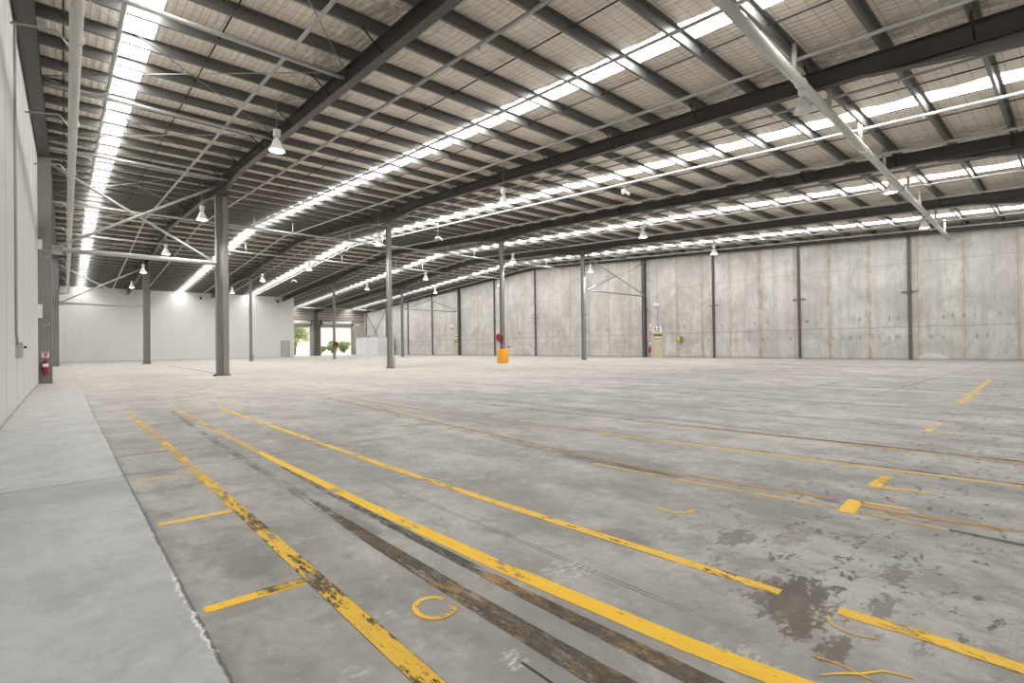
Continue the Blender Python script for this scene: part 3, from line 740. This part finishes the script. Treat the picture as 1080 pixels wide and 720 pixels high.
strip('rubbed_band', 'scuff', [(1.69, .7, .055), (1.685, 1.0, .05), (1.665, 1.5, .042), (1.65, 2.1, .036), (1.64, 3.5, .032), (1.637, 4.6, .026), (1.64, 5.4, .008)], 'dark rubbed band hugging the left edge of the bold yellow line', 'floor mark', G2, .0012)
strip('rubbed_band', 'scuff_rust', [(1.69, .7, .05), (1.685, 1.0, .045), (1.665, 1.5, .036), (1.65, 2.1, .03)], 'brown paint residue on the dark band left of the bold yellow line', 'floor mark', G2, .0011)
strip('rubbed_band', 'scuff', [(1.45, 1.02, .068), (1.44, 1.4, .062), (1.43, 2.2, .055), (1.43, 3.0, .05), (1.445, 3.7, .03), (1.46, 4.3, .008)], 'wide dark rubbed band between the two boldest yellow lines', 'floor mark', G2, .0012)
strip('rubbed_band', 'scuff_light', [(1.43, 3.4, .05), (1.45, 5.2, .045), (1.47, 8.2, .04), (1.55, 11.8, .035)], 'far fading grey stretch of the wide rubbed band', 'floor mark', G2, .0012)
strip('rubbed_band', 'scuff_rust', [(1.45, 1.02, .064), (1.44, 1.4, .058), (1.43, 2.2, .05), (1.43, 2.8, .04), (1.44, 3.5, .008)], 'brown paint residue on the wide dark band', 'floor mark', G2, .0011)
strip('rubbed_band', 'scuff', [(.97, 1.3, .046), (.97, 3.0, .046), (.97, 5.0, .044)], 'dark worn ground showing through the leftmost long yellow line', 'floor mark', G2, .0012)
strip('rubbed_band', 'scuff', [(2.56, 1.2, .036), (2.545, 1.48, .042), (2.50, 2.3, .040)], 'dark worn ground under the long thin yellow line before the big stain', 'floor mark', G2, .0012)
strip('rubbed_band', 'scuff', [(2.66, -.1, .046), (2.605, .16, .046), (2.605, .47, .044)], 'dark worn ground under the yellow line in the lower right corner', 'floor mark', G2, .0012)
strip('rubbed_band', 'scuff', [(.70, 2.70, .034), (.925, 2.685, .036)], 'dark rubbed end of the nearest short cross line', 'floor mark', G2, .0022)
# double lines toward the right
strip('floor_line', 'paint_orange', [(4.37, 1.33, .028), (4.26, 1.9, .028), (4.22, 2.6, .028)], 'dull orange floor line ending at the bracket mark', group=G)
strip('floor_line', 'paint_faint', [(4.2, 2.6, .03), (4.2, 3.3, .03), (4.3, 5, .035), (4.45, 8, .04), (4.7, 12, .045)], 'faint far continuation of the dull orange line', group=G)
strip('rubbed_band', 'scuff', [(4.165, .0, .03), (4.17, .25, .028), (4.18, .62, .02)], 'dark worn end of the thin yellow line at the right picture edge', 'floor mark', G2, .0012)
strip('floor_line', 'paint_old', [(4.175, .58, .018), (4.16, 1.15, .022), (4.05, 2.3, .022), (4.0, 3.3, .024)], 'thin yellow line passing under the bracket mark', group=G)
strip('rubbed_band', 'scuff_light', [(4.1, 2.4, .06), (4.08, 3.2, .10), (4.25, 5, .12), (4.40, 8.5, .10)], 'grey rubbed band along the far part of the double line', 'floor mark', G2, .0010)
strip('floor_line', 'paint_orange', [(4.48, .2, .033), (4.40, .55, .033), (4.34, .92, .033), (4.34, 1.12, .03)], 'dull orange floor line running from the bracket to the right picture edge', group=G)
def poly(name, mat, polys, label, z=.0026, cat='floor marking', group=None):
    bm = bmesh.new()
    for P in polys:
        a = [bm.verts.new((x, y, z)) for x, y in P]; b = [bm.verts.new((x, y, z - .0006)) for x, y in P]
        k = len(P); bm.faces.new(a); bm.faces.new(b[::-1])
        for i in range(k): bm.faces.new((a[i], b[i], b[(i + 1) % k], a[(i + 1) % k]))
    return tag(obj(name, bm, mat), label, cat, group)
poly('bracket_mark', 'paint_b', [[(4.09, 1.17), (4.45, 1.20), (4.45, 1.10), (4.09, 1.07)], [(4.41, 1.12), (4.46, 1.12), (4.50, .84), (4.46, .84)]], 'yellow bracket painted across the end of the double line')
poly('bracket_mark', 'paint_d', [[(4.97, 1.21), (5.44, 1.21), (5.44, 1.12), (4.97, 1.12)], [(4.96, 1.13), (5.02, 1.13), (5.10, .80), (5.06, .80)]], 'small yellow bracket standing alone between the lines at right')
strip('floor_line', 'paint_old', [(5.86, .0, .042), (5.83, .34, .042), (5.75, 1.11, .042), (5.69, 1.9, .042), (5.57, 3.2, .042), (5.45, 4.4, .04)], 'yellow floor line beyond the bracket marks', group=G)
strip('floor_line', 'paint_faint', [(5.45, 4.4, .03), (5.2, 5.8, .035), (5.05, 8, .04), (5.05, 11.5, .05)], 'faded far continuation of the line beyond the bracket marks', group=G)
strip('rubbed_band', 'scuff_light', [(5.93, .0, .03), (5.85, 1.0, .03), (5.70, 2.6, .03), (5.5, 4.6, .03), (5.15, 8, .03)], 'thin dark track beside the yellow line beyond the bracket marks', 'floor mark', G2, .0011)
strip('floor_line', 'paint_orange', [(6.97, -.1, .04), (6.93, .6, .04), (6.86, 1.8, .035), (6.74, 3.5, .03), (6.7, 4.6, .03)], 'dull orange floor line, farthest of the long right-hand lines', group=G)
strip('rubbed_band', 'scuff', [(7.05, -.1, .05), (7.0, .6, .045), (6.93, 1.8, .04), (6.8, 3.5, .035), (6.62, 6.0, .035), (6.5, 9, .03)], 'dark track along the farthest orange line', 'floor mark', G2, .0011)
strip('floor_line', 'paint_old', [(12.4, 1.55, .055), (14.6, 1.63, .055), (17, 1.72, .055), (20.8, 1.86, .055)], 'broken yellow cross line far out at the right', group=G)
poly('dash_mark', 'paint_d', [[(9.25, 1.36), (9.5, 1.36), (9.5, 1.45), (9.25, 1.45)]], 'small yellow dash on the floor at right, farther of two')
poly('dash_mark', 'paint_d', [[(8.5, 1.34), (8.75, 1.34), (8.75, 1.43), (8.5, 1.43)], [(8.5, 1.30), (8.54, 1.30), (8.56, 1.05), (8.53, 1.05)]], 'small yellow dash on the floor at right, nearer of two')
strip('floor_line', 'paint_old', [(-.3, 25.2, .13), (4.8, 24.9, .13), (13, 24.9, .13), (20, 24.9, .13)], 'pale yellow line crossing the floor in front of the first column row', group=G)
strip('floor_line', 'paint_faint', [(5.7, 29.6, .09), (5.8, 37, .09), (5.7, 45.4, .09)], 'faint yellow line running back behind the nearest column', group=G)
def ring(label, cx, cy, rx, ry, a0, a1, w, mat):
    P = []
    for k in range(33):
        a = a0 + (a1 - a0) * k / 32; P.append((cx + rx * math.cos(a), cy + ry * math.sin(a), w))
    return strip('circle_mark', mat, P, label, 'floor marking', 'yellow circles on the floor', .0026)
ring('yellow painted circle on the floor left of the wide dark band', 1.265, 1.995, .082, .10, PI * .1, PI * 1.93, .013, 'paint_d')
ring('faint yellow arc on the floor in the middle, between two long lines', 3.33, 1.99, .10, .12, PI * .75, PI * 1.72, .018, 'paint_old')
ring('faint thin yellow arc below the big dark stain', 2.50, .655, .09, .10, PI * .5, PI * 1.3, .007, 'paint_old')
strip('paint_stroke', 'paint_d', [(2.13, .71, .003), (2.15, .61, .004), (2.13, .51, .004)], 'short yellow brush stroke near the bottom edge', z=.0026)
strip('paint_stroke', 'paint_d', [(2.02, .65, .003), (2.09, .60, .006), (2.14, .55, .006), (2.22, .50, .006), (2.25, .42, .004)], 'curved yellow brush stroke at the bottom right', z=.0029)

# ------------------------------------------------------------------ fittings
# fire extinguisher on the left column
yc = ROWY[0] - .155
root = thing('fire_extinguisher', (-.56, yc - .10, .35), 'red fire extinguisher hung on the dark column at the left wall', 'fire extinguisher')
bm = bmesh.new(); lathe(bm, [(.02, .30), (.075, .33), (.085, .38), (.085, .72), (.07, .78), (.035, .82)], (-.56, yc - .10, 0), 18); part('cylinder', bm, 'red', root)
bm = bmesh.new(); lathe(bm, [(.086, .62), (.086, .74)], (-.56, yc - .10, 0), 18); part('label_band', bm, 'white', root)
bm = bmesh.new(); lathe(bm, [(.03, .82), (.03, .87)], (-.56, yc - .10, 0), 10); box(bm, (-.58, yc - .2, .87), (-.54, yc - .05, .90)); part('handle', bm, 'black', root)
bm = bmesh.new(); tube(bm, [(-.58, yc - .13, .85), (-.67, yc - .12, .78), (-.67, yc - .11, .5), (-.66, yc - .11, .45)], .014, 8); part('hose', bm, 'black', root)
root = thing('extinguisher_sign', (-.565, yc - .003, 1.1), 'small red and white fire extinguisher sign on the left column', 'sign')
bm = bmesh.new(); box(bm, (-.665, yc - .006, .98), (-.455, yc - .001, 1.20)); part('plate', bm, 'white', root)
bm = bmesh.new()
box(bm, (-.64, yc - .010, 1.14), (-.48, yc - .006, 1.185)); box(bm, (-.62, yc - .010, 1.07), (-.50, yc - .006, 1.12))
v = [bm.verts.new(p) for p in [(-.63, yc - .008, 1.06), (-.49, yc - .008, 1.06), (-.56, yc - .008, .99)]]; bm.faces.new(v); part('lettering', bm, 'sign_red', root)
# boxes and cables on left wall
root = thing('switch_box', (XL, 14.6, 1.25), 'grey switch box low on the left white wall with a conduit above', 'switch box')
bm = bmesh.new(); box(bm, (XL, 14.45, 1.08), (XL + .10, 15.0, 1.40)); part('housing', bm, 'box_grey', root)
bm = bmesh.new(); lathe(bm, [(.02, 0), (.025, .05)], (XL + .10, 14.85, 1.3), 10, 'x'); part('knob', bm, 'black', root)
bm = bmesh.new(); tube(bm, [(XL + .03, 14.1, 8.0), (XL + .03, 14.1, 1.6), (XL + .03, 14.5, 1.35)], .022, 8); part('conduit', bm, 'conduit', root)
for z, h, lab in [(5.0, .35, 'small white fitting high on the left wall before the column'), (2.45, .5, 'white box at mid height on the left wall before the column')]:
    root = thing('wall_box', (XL, 25.6, z), lab, 'junction box')
    bm = bmesh.new(); box(bm, (XL, 25.45, z), (XL + .13, 25.7, z + h)); part('housing', bm, 'white', root)
    bm = bmesh.new(); tube(bm, [(XL + .05, 25.6, z), (XL + .07, 25.75, z - .22), (XL + .2, 25.95, z - .28), (-.42, 25.97, z - .15)], .014, 8); part('cable', bm, 'conduit', root)

# yellow guard and hose reel on the third column
cx, cy = COLX[2], ROWY[0]
root = thing('column_guard', (cx - .0, cy, 0), 'bright yellow-orange guard wrapped around the foot of a column', 'column guard')
bm = bmesh.new(); P = [(.36, 0), (.36, .93), (.33, .97)]
lathe(bm, [(.375, 0), (.375, .95), (.34, .99), (.31, .99), (.31, 0)], (cx, cy, 0), 8, caps=False)
part('shell', bm, 'yellow_guard', root)
bm = bmesh.new(); lathe(bm, [(.382, .30), (.382, .33)], (cx, cy, 0), 8, caps=False); lathe(bm, [(.382, .66), (.382, .69)], (cx, cy, 0), 8, caps=False); part('strap', bm, 'yellow_guard', root)
root = thing('valve_handle', (cx + .35, cy - .3, 1.05), 'small dark red valve lever on top of the yellow guard', 'valve')
bm = bmesh.new(); tube(bm, [(cx + .2, cy - .16, .985), (cx + .2, cy - .16, 1.08)], .03, 8); part('stem', bm, 'white', root)
bm = bmesh.new(); tube(bm, [(cx + .2, cy - .16, 1.07), (cx + .42, cy - .22, 1.14), (cx + .50, cy - .25, 1.13)], .03, 8); part('lever', bm, 'red', root)
def reel(x, y, z, axis, lab, dark):
    root = thing('hose_reel', (x, y, z), lab, 'hose reel')
    s = -1
    c = (x, y, z)
    bm = bmesh.new(); lathe(bm, [(.27, 0), (.28, -.03), (.10, -.04), (.09, -.16), (.28, -.165), (.28, -.18), (.20, -.18), (.20, -.15), (.08, -.15), (.07, -.20), (.03, -.20)], c, 24, axis); part('drum', bm, 'red', root)
    bm = bmesh.new(); lathe(bm, [(.12, -.045), (.24, -.05), (.25, -.10), (.24, -.155), (.10, -.158)], c, 24, axis, caps=False); part('hose', bm, dark, root)
    bm = bmesh.new(); tube(bm, [(x, y, z), (x + (.06 if axis == 'x' else 0), y + (.06 if axis == 'y' else 0), z)], .04, 8); part('wall_bracket', bm, 'steel_post', root)
reel(COLX[2] - .165, cy, 1.74, 'x', 'red hose reel on the side of the yellow guarded column', 'black')
reel(COLX[2] + .05, ROWY[1] - .215, 1.62, 'y', 'small red hose reel on the far column before the dock doors', 'black')

# exit doors in the concrete wall
def exit_door(idx, y0, y1, h, lab):
    bm = bmesh.new(); x = XR
    box(bm, (x - .05, y0, .01), (x - .01, y1, h))
    d = struct('door_%d' % idx, bm, 'door_cream', lab)
    bm = bmesh.new(); box(bm, (x - .07, y0 - .08, 0), (x, y0, h + .08)); box(bm, (x - .07, y1, 0), (x, y1 + .08, h + .08)); box(bm, (x - .07, y0, h), (x, y1, h + .08)); obj('door_frame', bm, 'frame_grey' if idx != 1 else 'door_cream', d)
    bm = bmesh.new(); tube(bm, [(x - .05, y0 + .12, 1.02), (x - .11, y0 + .12, 1.02), (x - .11, y0 + .24, 1.02)], .014, 8); obj('door_handle', bm, 'black', d)
    return d
def text_mesh(body, size, loc, rot, mat, parent, name='lettering', ext=.004):
    cu = bpy.data.curves.new(name, 'FONT'); cu.body = body; cu.size = size; cu.align_x = 'CENTER'; cu.align_y = 'CENTER'; cu.extrude = ext
    tmp = bpy.data.objects.new(name, cu); C.objects.link(tmp)
    dg = bpy.context.evaluated_depsgraph_get(); me = bpy.data.meshes.new_from_object(tmp.evaluated_get(dg)); bpy.data.objects.remove(tmp)
    me.materials.clear(); me.materials.append(M[mat]); o = bpy.data.objects.new(name, me); C.objects.link(o)
    o.parent = parent; o.location = Vector(loc) - (parent.location if parent else Vector()); o.rotation_euler = rot; return o
d = exit_door(1, 24.46, 25.40, 2.08, 'cream exit door in the concrete wall beside the thick post')
RW = (PI / 2, 0, -PI / 2)      # faces -x
root = thing('door_notice', (XR - .06, 24.93, 1.72), 'brown notice plates across the top of the cream exit door', 'sign')
bm = bmesh.new(); box(bm, (XR - .062, 24.50, 1.86), (XR - .052, 25.36, 2.06)); part('upper_plate', bm, 'brown', root)
bm = bmesh.new(); box(bm, (XR - .062, 24.56, 1.46), (XR - .052, 25.30, 1.80)); part('lower_plate', bm, 'white', root)
bm = bmesh.new()
for a in (24.60, 24.78, 24.96, 25.14): box(bm, (XR - .066, a, 1.52), (XR - .062, a + .12, 1.70))
part('lettering', bm, 'brown', root)
root = thing('exit_sign', (XR - .02, 24.95, 2.45), 'white and green exit sign above the cream door', 'sign')
bm = bmesh.new(); box(bm, (XR - .08, 24.52, 2.20), (XR - .001, 25.36, 2.72)); part('plate', bm, 'white', root)
for yy in (24.80, 25.14):
    bm = bmesh.new(); lathe(bm, [(.045, 0), (.045, .006)], (XR - .087, yy, 2.66), 12, 'x')
    pts = [(0, .05), (.03, -.12)]
    box(bm, (XR - .087, yy - .05, 2.44), (XR - .081, yy + .05, 2.60)); box(bm, (XR - .087, yy - .12, 2.50), (XR - .081, yy + .1, 2.54)); box(bm, (XR - .087, yy - .10, 2.34), (XR - .081, yy - .03, 2.46)); box(bm, (XR - .087, yy + .02, 2.34), (XR - .081, yy + .09, 2.46))
    part('running_figure', bm, 'green', root)
bm = bmesh.new(); box(bm, (XR - .087, 24.72, 2.24), (XR - .081, 25.18, 2.29)); part('lettering', bm, 'green', root)
root = thing('fire_sign', (XR - .01, 25.72, 2.6), 'small white sign with a red mark between thick post and exit sign', 'sign')
bm = bmesh.new(); box(bm, (XR - .02, 25.50, 2.42), (XR - .001, 25.92, 2.98)); part('plate', bm, 'white', root)
bm = bmesh.new(); box(bm, (XR - .026, 25.80, 2.52), (XR - .021, 25.86, 2.92)); box(bm, (XR - .026, 25.60, 2.52), (XR - .021, 25.66, 2.92)); box(bm, (XR - .026, 25.60, 2.50), (XR - .021, 25.86, 2.56)); part('red_mark', bm, 'sign_red', root)
root = thing('fire_extinguisher', (XR - .12, 25.72, .4), 'small fire extinguisher with a white tag on the concrete wall beside the exit door', 'fire extinguisher')
bm = bmesh.new(); lathe(bm, [(.02, .36), (.085, .39), (.085, .80), (.04, .90)], (XR - .12, 25.72, 0), 14); part('cylinder', bm, 'red', root)
bm = bmesh.new(); lathe(bm, [(.03, .9), (.03, .97)], (XR - .12, 25.72, 0), 8); part('handle', bm, 'black', root)
bm = bmesh.new(); box(bm, (XR - .02, 25.62, 1.12), (XR - .001, 25.86, 1.34)); part('tag_plate', bm, 'white', root)
root = thing('emergency_light', (XR - .1, 24.95, 4.66), 'white wall lamp with a thin conduit above the cream exit door', 'light fitting')
bm = bmesh.new(); box(bm, (XR - .22, 24.72, 4.55), (XR - .001, 25.18, 4.78)); part('housing', bm, 'white', root)
bm = bmesh.new(); tube(bm, [(XR - .02, 24.95, 2.72), (XR - .02, 24.95, 4.55)], .015, 6); tube(bm, [(XR - .02, 24.95, 4.78), (XR - .02, 24.95, zr(25) - .5)], .015, 6); part('conduit', bm, 'conduit', root)
root = thing('call_box', (XR - .1, 22.75, 1.5), 'ochre box mounted on the concrete wall right of the exit door', 'call box')
bm = bmesh.new(); box(bm, (XR - .16, 22.5, 1.32), (XR - .001, 23.0, 1.80)); part('housing', bm, 'ochre', root)
bm = bmesh.new(); box(bm, (XR - .175, 22.52, 1.34), (XR - .161, 22.70, 1.78)); part('dark_panel', bm, 'brown', root)
bm = bmesh.new(); box(bm, (XR - .165, 22.75, 1.60), (XR - .161, 22.95, 1.72)); part('label_plate', bm, 'white', root)
bm = bmesh.new(); box(bm, (XR - .05, 22.78, .66), (XR - .001, 22.98, .80)); part('lower_bracket', bm, 'ochre', root)
d = exit_door(2, 55.12, 56.1, 2.1, 'cream exit door far along the concrete wall beside the second thick post')
root = thing('exit_sign', (XR - .02, 55.6, 2.45), 'tiny exit sign above the far cream door', 'sign')
bm = bmesh.new(); box(bm, (XR - .08, 55.2, 2.3), (XR - .001, 56.0, 2.75)); part('plate', bm, 'white', root)
bm = bmesh.new(); box(bm, (XR - .085, 55.32, 2.42), (XR - .081, 55.56, 2.66)); box(bm, (XR - .085, 55.66, 2.42), (XR - .081, 55.9, 2.66)); part('running_figure', bm, 'green', root)
root = thing('door_notice', (XR - .06, 55.6, 1.8), 'brown notice plate on the far cream door', 'sign')
bm = bmesh.new(); box(bm, (XR - .062, 55.18, 1.75), (XR - .052, 56.04, 1.95)); part('plate', bm, 'brown', root)
root = thing('emergency_light', (XR - .1, 56.4, 3.9), 'small white wall lamp above the far exit door', 'light fitting')
bm = bmesh.new(); box(bm, (XR - .2, 56.2, 3.8), (XR - .001, 56.7, 4.1)); part('housing', bm, 'white', root)
bm = bmesh.new(); box(bm, (XR - .1, 56.4, 3.45), (XR - .001, 56.55, 3.8)); part('switch', bm, 'box_grey', root)
# door in the white wall
bm = bmesh.new(); box(bm, (22.10, YE - .04, .01), (23.10, YE - .005, 2.17)); d = struct('door_3', bm, 'door_grey', 'pale grey personnel door at the right end of the white wall')
bm = bmesh.new(); box(bm, (22.02, YE - .07, 0), (22.10, YE, 2.27)); box(bm, (23.10, YE - .07, 0), (23.18, YE, 2.27)); box(bm, (22.10, YE - .07, 2.17), (23.10, YE, 2.27)); obj('door_frame', bm, 'frame_grey', d)
bm = bmesh.new(); tube(bm, [(22.22, YE - .04, 1.0), (22.22, YE - .1, 1.0), (22.36, YE - .1, 1.0)], .015, 8); obj('door_handle', bm, 'black', d)
# dark camera brackets on the white wall
for x, lab in [(12.6, 'small dark bracket at the top of the white wall behind the nearest column'), (21.6, 'small dark bracket at the top right of the white wall')]:
    root = thing('security_camera', (x, YE - .2, 7.3), lab, 'camera')
    z = 7.55
    bm = bmesh.new(); box(bm, (x - .1, YE - .10, z), (x + .1, YE - .001, z + .2)); part('bracket', bm, 'black', root)
    bm = bmesh.new(); tube(bm, [(x, YE - .08, z + .05), (x - .05, YE - .6, z - .1)], .10, 10); part('body', bm, 'black', root)

# roller shutters over the dock doors
for (a, b), lab in [((D1[0], D1[1]), 'rolled-up shutter above the left dock door'), ((D2[0], D2[1]), 'rolled-up shutter above the right dock door')]:
    root = thing('roller_shutter', (a, YD - .3, DH), lab, 'roller shutter', 'roller shutters over the dock doors')
    bm = bmesh.new(); lathe(bm, [(.28, 0), (.28, b - a)], (a, YD - .36, DH + .72), 20, 'x'); part('rolled_curtain', bm, 'white', root, 'pale rolled curtain')
    bm = bmesh.new(); box(bm, (a + .02, YD - .14, DH - .10), (b - .02, YD - .04, DH + .62)); part('bottom_bar', bm, 'shutter', root)
    for x in (a - .12, b):
        bm = bmesh.new(); box(bm, (x, YD - .7, DH + .3), (x + .12, YD - .002, DH + 1.08)); part('end_bracket', bm, 'steel_dark', root)
    for x in (a - .10, b):
        bm = bmesh.new(); box(bm, (x, YD - .10, 0), (x + .10, YD - .002, DH + .08)); part('guide_rail', bm, 'frame_grey', root)
root = thing('downpipe', (31.2, YD - .2, 0), 'thin brown pipe with red fittings on the pier between dock doors', 'pipe')
bm = bmesh.new(); tube(bm, [(31.25, YD - .2, 0), (31.25, YD - .2, 5.0)], .06, 8); part('pipe', bm, 'steel_post', root)
for z in (.8, 2.2, 3.0):
    bm = bmesh.new(); box(bm, (31.17, YD - .34, z), (31.33, YD - .26, z + .22)); part('valve', bm, 'red', root)
root = thing('emergency_light', (38.1, YD - .1, 5.1), 'small pale wall lamp right of the dock doors', 'light fitting')
bm = bmesh.new(); box(bm, (37.9, YD - .2, 5.0), (38.3, YD - .001, 5.25)); part('housing', bm, 'white', root)
# white room in the corner
root = thing('partition_room', (36.4, 72.4, 0), 'white panelled room standing in the far right corner', 'room enclosure')
rx0, ry0, ry1, rh = 36.4, 72.4, 80.5, 2.75
bm = bmesh.new(); box(bm, (rx0, ry0 + .06, 0), (rx0 + .06, ry1, rh)); part('side_panel', bm, 'room', root)
bm = bmesh.new(); box(bm, (rx0, ry0, 0), (XR - .24, ry0 + .06, rh)); part('front_panel', bm, 'wall_white', root)
bm = bmesh.new(); box(bm, (rx0 + .06, ry1 - .06, 0), (XR - .24, ry1, rh)); part('rear_panel', bm, 'wall_white', root)
bm = bmesh.new(); box(bm, (rx0, ry0, rh), (XR - .24, ry1, rh + .06)); part('roof_panel', bm, 'wall_white', root)
for k, (x, y, w, h, lab) in enumerate([(36.8, 79.6, .35, .45, 'small grey unit on the white room, leftmost'), (37.1, 78.2, .4, .5, 'small grey unit on the white room, middle'), (37.0, 77.0, .35, .4, 'small grey unit on the white room, rightmost')]):
    z = rh + .06; root = thing('roof_unit', (x, y, z), lab, 'ventilation unit', 'units on the white room')
    bm = bmesh.new(); box(bm, (x, y, z + .04), (x + w, y + w, z + h)); part('housing', bm, 'box_grey', root)
    bm = bmesh.new(); lathe(bm, [(w * .36, -.01), (w * .36, -.03), (w * .1, -.03)], (x, y + w / 2, z + .04 + (h - .04) / 2), 14, 'x'); part('fan_grille', bm, 'black', root)
    bm = bmesh.new(); box(bm, (x + .03, y + .03, z), (x + .08, y + w - .03, z + .04)); box(bm, (x + w - .08, y + .03, z), (x + w - .03, y + w - .03, z + .04)); part('feet', bm, 'black', root)

# ------------------------------------------------------------------ outside the dock doors
bm = bmesh.new(); box(bm, (5, YD + .3, -.4), (90, YD + 70, -.05)); struct('ground', bm, 'out_ground')
bm = bmesh.new(); box(bm, (41, YD + 40, -.05), (80, YD + 46, 16)); o = obj('warehouse_building', bm, 'out_wall'); tag(o, 'pale peach building wall seen through the right dock door', 'building')
def tree(name, x, y, h, cr, seed, mat, lab, cat, trunk=True, lowest=.35):
    rnd = random.Random(seed); root = thing(name, (x, y, -.05), lab, cat, 'plants outside the dock doors')
    bm = bmesh.new(); tips = []
    if trunk:
        tube(bm, [(x, y, -.05), (x + .1, y, h * .25), (x + .2, y + .1, h * .5)], [.20, .15, .10], 8)
    for k in range(9):
        a = rnd.random() * 2 * PI; r = cr * rnd.uniform(.3, .75); zz = h * rnd.uniform(lowest, .85)
        tip = (x + r * math.cos(a), y + r * math.sin(a), zz); tips.append(tip)
        tube(bm, [(x + .05, y, h * (.2 if trunk else .0)), ((x + tip[0]) / 2, (y + tip[1]) / 2, zz * .65), tip], [.09, .05, .02], 5)
    part('trunk', bm, 'bark', root)
    bm = bmesh.new()
    for k in range(2600):
        t = tips[k % 9]; p = Vector((rnd.gauss(0, 1), rnd.gauss(0, 1), rnd.gauss(0, .8))) * cr * .26 + Vector(t); p.z = max(p.z, .1)
        u = Vector((rnd.gauss(0, 1), rnd.gauss(0, 1), rnd.gauss(0, 1))).normalized(); w = u.orthogonal().normalized(); s = rnd.uniform(.09, .2)
        v = [bm.verts.new(p + u * s * 1.4), bm.verts.new(p + w * s * .6), bm.verts.new(p - u * s * 1.4), bm.verts.new(p - w * s * .6)]; bm.faces.new(v)
    part('foliage', bm, mat, root)
tree('yard_tree', 33.4, YD + 18, 6.8, 2.7, 3, 'leaf', 'leafy green tree filling the left dock door', 'tree')
for k, (x, y, h, cr) in enumerate([(43.9, YD + 26, 2.6, 1.2), (46.6, YD + 26, 2.5, 1.3), (49.4, YD + 25, 2.0, 1.1), (41.9, YD + 27, 1.5, .8)]):
    tree('yard_shrub', x, y, h, cr, 20 + k, 'leaf_pale', ['green shrub in the right dock door, second from the left', 'largest green shrub in the middle right of the right dock door', 'green shrub at the right of the right dock door', 'low shrub at the left of the right dock door'][k], 'shrub', False, .3)

# ------------------------------------------------------------------ world, sun, camera
w = bpy.data.worlds.new('sky'); bpy.context.scene.world = w; w.use_nodes = True
bg = w.node_tree.nodes['Background']; bg.inputs[0].default_value = (.88, .94, 1.0, 1); bg.inputs[1].default_value = 1.6
sd = bpy.data.lights.new('sun', 'SUN'); sd.energy = 1.5; sd.angle = .02; sd.color = (1, .93, .82)
so = bpy.data.objects.new('sun', sd); C.objects.link(so); so.rotation_euler = (math.radians(52), 0, math.radians(25)); so.location = (40, YD + 10, 30)
so.rotation_euler = Vector((.3, 1.0, -1.1)).to_track_quat('-Z', 'Y').to_euler()

F, YAW, PITCH, ROLL = 532.828, .72415, .0081236, -.0129894
fw = Vector((math.sin(YAW) * math.cos(PITCH), math.cos(YAW) * math.cos(PITCH), math.sin(PITCH)))
r = Vector((math.cos(YAW), -math.sin(YAW), 0)); u = r.cross(fw)
r2 = r * math.cos(ROLL) + u * math.sin(ROLL); u2 = -r * math.sin(ROLL) + u * math.cos(ROLL)
cd = bpy.data.cameras.new('camera'); cd.sensor_width = 36; cd.sensor_fit = 'HORIZONTAL'; cd.lens = F / 1080 * 36; cd.clip_start = .05; cd.clip_end = 500
co = bpy.data.objects.new('camera', cd); C.objects.link(co)
mat = Matrix((r2, u2, -fw)).transposed().to_4x4(); mat.translation = (0, 0, 1.2); co.matrix_world = mat
sc = bpy.context.scene; sc.camera = co
sc.view_settings.view_transform = 'Standard'; sc.view_settings.look = 'None'; sc.view_settings.gamma = 1; sc.view_settings.use_curve_mapping = False
sc.view_settings.exposure = 0.28
try: sc.cycles.use_light_tree = True
except Exception: pass
